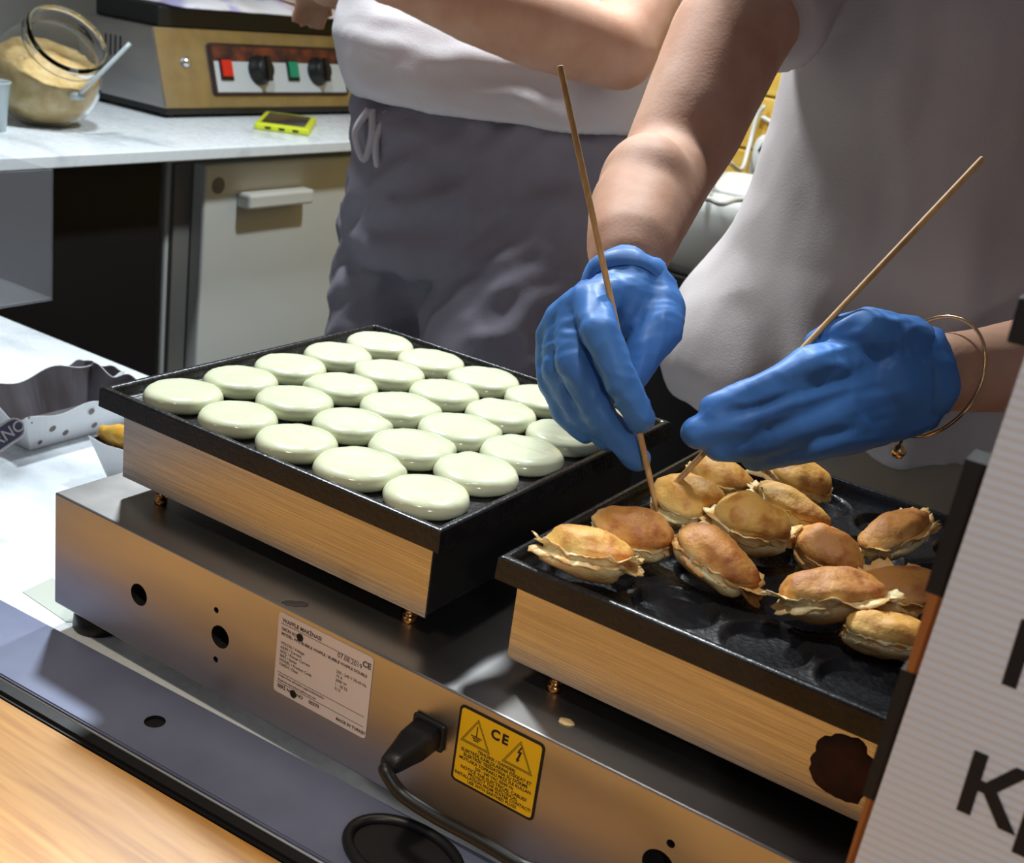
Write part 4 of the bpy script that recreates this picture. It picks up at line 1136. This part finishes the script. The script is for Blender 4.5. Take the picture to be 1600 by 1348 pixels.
# yellow-cased phone
pa = onz(430, 208, ST)
ph = thing('phone', (pa.x - 0.06, pa.y + 0.06, ST), 'phone in lime yellow case lying on the side worktop', 'phone')
Rp = Matrix.Rotation(math.radians(-58), 3, 'Z') @ Matrix.Rotation(math.radians(0), 3, 'Y')
pcx = (onz(368, 200, ST) + onz(490, 188, ST)) / 2
def rotbox(name, c, sx_, sy_, z0, z1, mt, parent, R, bev):
    bm = box_bm((-sx_ / 2, -sy_ / 2, z0), (sx_ / 2, sy_ / 2, z1), bev)
    for v in bm.verts: v.co = Vector(c) + R @ v.co
    return link(name, from_bm(bm), mt, parent)
Rp = Matrix.Rotation(math.radians(38), 3, 'Z')
pcx = pcx + Vector((0.035, -0.005, 0))
case = rotbox('phone_case', pcx, 0.120, 0.215, 0.0, 0.016, M['lime'], ph, Rp, 0.005)
rotbox('phone_screen', pcx, 0.096, 0.180, 0.0158, 0.0166, M['screen'], ph, Rp, 0.0003)
for dd in (-0.03, 0.0, 0.03):
    rotbox('case_port', pcx + Rp @ Vector((dd, -0.1077, 0.0)), 0.013, 0.001, 0.005, 0.010, M['hole'], case, Rp, 0.0)

# glass jar with slanted mouth
jb = onz(72, 194, ST)
jc = jb + UP * 0.104; jc.z = ST + 0.095
R_j = 0.104
jar = thing('glass_jar', (jc.x, jc.y, ST), 'round glass jar with a wide slanted mouth, part full of beige crumbs', 'jar')
axj = (RIGHT * 0.62 - DOWN * 0.42 - FWD * 0.66).normalized()
def jar_shell(r, neck, nseg, m0):
    out = []
    for k in range(nseg + 1):
        th = math.pi - (math.pi - m0) * k / nseg
        out.append((r * math.sin(th), r * math.cos(th)))
    return out
m0 = math.radians(42)
outer = jar_shell(R_j, 0, 22, m0)
ro, ho = outer[-1]
outer += [(ro + 0.004, ho + 0.006), (ro + 0.010, ho + 0.009), (ro + 0.011, ho + 0.017), (ro + 0.006, ho + 0.021), (ro + 0.009, ho + 0.026), (ro + 0.005, ho + 0.031)]
inner = [(ro - 0.002, ho + 0.030), (ro - 0.003, ho + 0.010)] + jar_shell(R_j - 0.005, 0, 22, m0)[::-1]
bm = bmesh.new(); a_, x_, y_ = frame_of(axj); rings = []
for r, h in outer + inner:
    ring = []
    for i in range(48):
        t = 2 * math.pi * i / 48
        p = jc + a_ * h + (x_ * math.cos(t) + y_ * math.sin(t)) * max(r, 1e-4)
        dep = (p - jc).length
        zmin = ST + (0.0008 if dep > R_j - 0.003 else 0.006)
        if p.z < zmin: p.z = zmin
        ring.append(p)
    rings.append(ring)
add_rings(bm, rings, closed_loop=False, cap=True)
link('jar_glass', from_bm(bm), M['glass'], jar, smooth=True)
# crumbs: lower-left part of the inside, heap surface sloping to the mouth
bm = bmesh.new(); seg, lat = 40, 24; Ri = R_j - 0.0075
hn = (UP * 0.62 + axj * 0.70).normalized(); hoff = 0.026
rings = []
for k in range(lat + 1):
    th = math.pi * min(max(k / lat, .005), .995); ring = []
    for i in range(seg):
        t = 2 * math.pi * i / seg
        v = Vector((math.sin(th) * math.cos(t), math.sin(th) * math.sin(t), math.cos(th))) * Ri
        d = v.dot(hn) - hoff - 0.006 * noise.noise(v * 45)
        if d > 0: v -= hn * d
        p = jc + v
        if p.z < ST + 0.0085: p.z = ST + 0.0085
        ring.append(p)
    rings.append(ring)
add_rings(bm, rings)
link('biscuit_crumbs', from_bm(bm), M['crumbs'], None, smooth=True, label='beige ground biscuit crumbs heaped inside the glass jar', cat='crumbs', kind='stuff')
s0 = jc + axj * (ho + 0.012) + UP * 0.0; 
spn = thing('scoop', at(150, 122, (jc - CAM).dot(FWD) - 0.06), 'translucent plastic scoop resting in the jar mouth', 'scoop')
q0 = at(120, 150, (jc - CAM).dot(FWD) - 0.045); q1 = at(150, 122, (jc - CAM).dot(FWD) - 0.075); q2 = at(203, 68, (jc - CAM).dot(FWD) - 0.06)
tube('scoop_handle', [q0, q1, q2], 0.0042, M['clear_plastic'], spn, seg=10)
bm = bmesh.new(); ellipsoid(bm, q0, Vector((.016, 0, 0)), Vector((0, .016, 0)), Vector((0, 0, .008)))
link('scoop_bowl', from_bm(bm), M['clear_plastic'], spn, smooth=True)
cp = onz(-14, 203, ST)
cupo = thing('plastic_cup', (cp.x, cp.y, ST), 'small milky plastic cup beside the glass jar', 'cup')
lathe('cup_wall', [(0.026, 0), (0.033, 0.085), (0.0355, 0.086), (0.0355, 0.089), (0.0325, 0.089), (0.0315, 0.084), (0.0248, 0.002), (0.001, 0.002)], (cp.x, cp.y, ST), M['clear_plastic'], cupo, seg=32)

# ------------------------------------------------------------------ back counter, white appliance, cables
BT = -0.10
bcn = thing('back_counter', (0.4, 1.6, FLOOR), 'dark back counter against the yellow boards', 'counter')
box('counter_body', (-0.62, 1.34, FLOOR), (1.5, 1.89, BT - 0.03), M['dark_panel'], bcn)
box('counter_top', (-0.64, 1.32, BT - 0.03), (1.52, 1.90, BT), M['dark_panel'], bcn, bevel=0.002)
ap = thing('food_warmer', (-0.05, 1.5, BT), 'white rounded appliance on the dark back counter', 'appliance')
bm = bmesh.new()
loft(bm, [(Vector((-0.02, 1.49, BT + z_)), Vector((hx, 0, 0)), Vector((0, hy, 0))) for z_, hx, hy in ((0.0, .25, .155), (0.02, .27, .17), (0.12, .285, .18), (0.138, .280, .177), (0.150, .262, .165), (0.153, .22, .14))], 48, 5)
link('appliance_body', from_bm(bm), M['white_plastic'], ap, smooth=True)
bm = bmesh.new()
loft(bm, [(Vector((-0.02, 1.49, BT + z_)), Vector((hx, 0, 0)), Vector((0, hy, 0))) for z_, hx, hy in ((0.1535, .215, .135), (0.160, .215, .135), (0.164, .205, .128))], 48, 5)
link('appliance_lid', from_bm(bm), M['white_plastic'], ap, smooth=True)
cz = BT + 0.169
def Tp(u, v, y): return ony(u, v, y)
c1 = onz(1100, 300, cz); c2 = onz(1130, 318, cz); c3 = onz(1165, 308, cz)
tube('power_cable', [Tp(1195, 165, 1.885), Tp(1182, 185, 1.885), Tp(1170, 230, 1.86), Tp(1158, 265, 1.78), Vector((Tp(1140, 290, 1.66).x, 1.62, cz + 0.004)), onz(1104, 303, cz), onz(1112, 312, cz), onz(1128, 318, cz), onz(1150, 312, cz), onz(1180, 312, cz)],
     0.0048, M['white_plastic'], None, seg=10, label='white cable hanging from the board wall and curling over the appliance', cat='cable')
tube('power_cable', [Tp(1190, 182, 1.893), Tp(1215, 195, 1.893), Tp(1245, 200, 1.893)], 0.0046, M['white_plastic'], None, seg=10, label='short white cable clipped straight along the yellow boards', cat='cable')
sk = Tp(1192, 248, 1.90)
pl = thing('socket_block', (sk.x + 0.02, 1.88, sk.z - 0.05), 'white rounded power socket block with dark slots on the yellow boards', 'socket')
bm = bmesh.new()
loft(bm, [(Vector((sk.x + 0.02, 1.90 - d_, sk.z)), Vector((hx, 0, 0)), Vector((0, 0, hz))) for d_, hx, hz in ((0.0, .036, .055), (0.03, .036, .055), (0.04, .028, .046))], 32, 3)
link('socket_body', from_bm(bm), M['white_plastic'], pl, smooth=True)
for dz in (-0.022, 0.022):
    box('socket_slot', (sk.x + 0.004, 1.8575, sk.z + dz - 0.010), (sk.x + 0.036, 1.8605, sk.z + dz + 0.010), M['hole'], pl, rot=Matrix.Rotation(math.radians(25), 3, 'Y'))

# ------------------------------------------------------------------ menu sign on the counter
SY = -0.185
sl0 = ony(1335, 1348, SY); sl1 = ony(1600, 560, SY)
xb, xt = sl0.x, sl1.x
def edge_x(z): return xb + (xt - xb) * (z - sl0.z) / (sl1.z - sl0.z)
z0, z1 = CT + 0.006, 0.40
sg = thing('menu_sign', (0.80, SY + 0.01, CT), 'white ribbed menu sign with black Cyrillic letters on a wooden board', 'sign')
poly('sign_sheet', [(edge_x(z0), SY, z0), (1.02, SY, z0), (1.02, SY, z1), (edge_x(z1), SY, z1)], 0.003, (0, 1, 0), M['sign'], sg)
bl = 0.010
def bx_(z): return edge_x(z) - (0.0005 + 0.0075 * (z - z0) / 0.45)
bdm = poly('wooden_board', [(bx_(CT + .0015), SY + 0.0035, CT + .0015), (1.0, SY + 0.0035, CT + .0015), (1.0, SY + 0.0035, 0.19), (bx_(0.19), SY + 0.0035, 0.19)], 0.016, (0, 1, 0), M['board_wood'], sg)
for va, vb, ua, ub in ((712, 915, 1520, 1450), (1040, 1235, 1425, 1360)):
    za, zb_ = ony(ua, va, SY + .01).z, ony(ub, vb, SY + .01).z
    poly('black_tape', [(bx_(zb_) - .002, SY + 0.0032, zb_), (0.99, SY + 0.0032, zb_), (0.99, SY + 0.0032, za), (bx_(za) - .002, SY + 0.0032, za)], 0.0172, (0, 1, 0), M['tape'], bdm)
za, zb_ = ony(1590, 455, SY + .01).z, ony(1590, 530, SY + .01).z
box('black_clip', (ony(1582, 500, SY).x, SY - 0.001, zb_), (0.70, SY + 0.020, za), M['tape'], sg, bevel=0.001)
kx = ony(1488, 1257, SY); ktop = ony(1522, 1178, SY)
cap = (ktop.z - kx.z)
fs = cap / 0.70
text('sign_letters', 'Кр', fs, (kx.x, SY - 0.0004, kx.z), XD, ZD, M['black_print'], sg, bold=fs * 0.030, sx=1.0)
nx0 = ony(1562, 1062, SY)
text('sign_letters', 'Н', fs, (nx0.x - 0.001, SY - 0.0004, nx0.z), XD, ZD, M['black_print'], sg, bold=fs * 0.030)
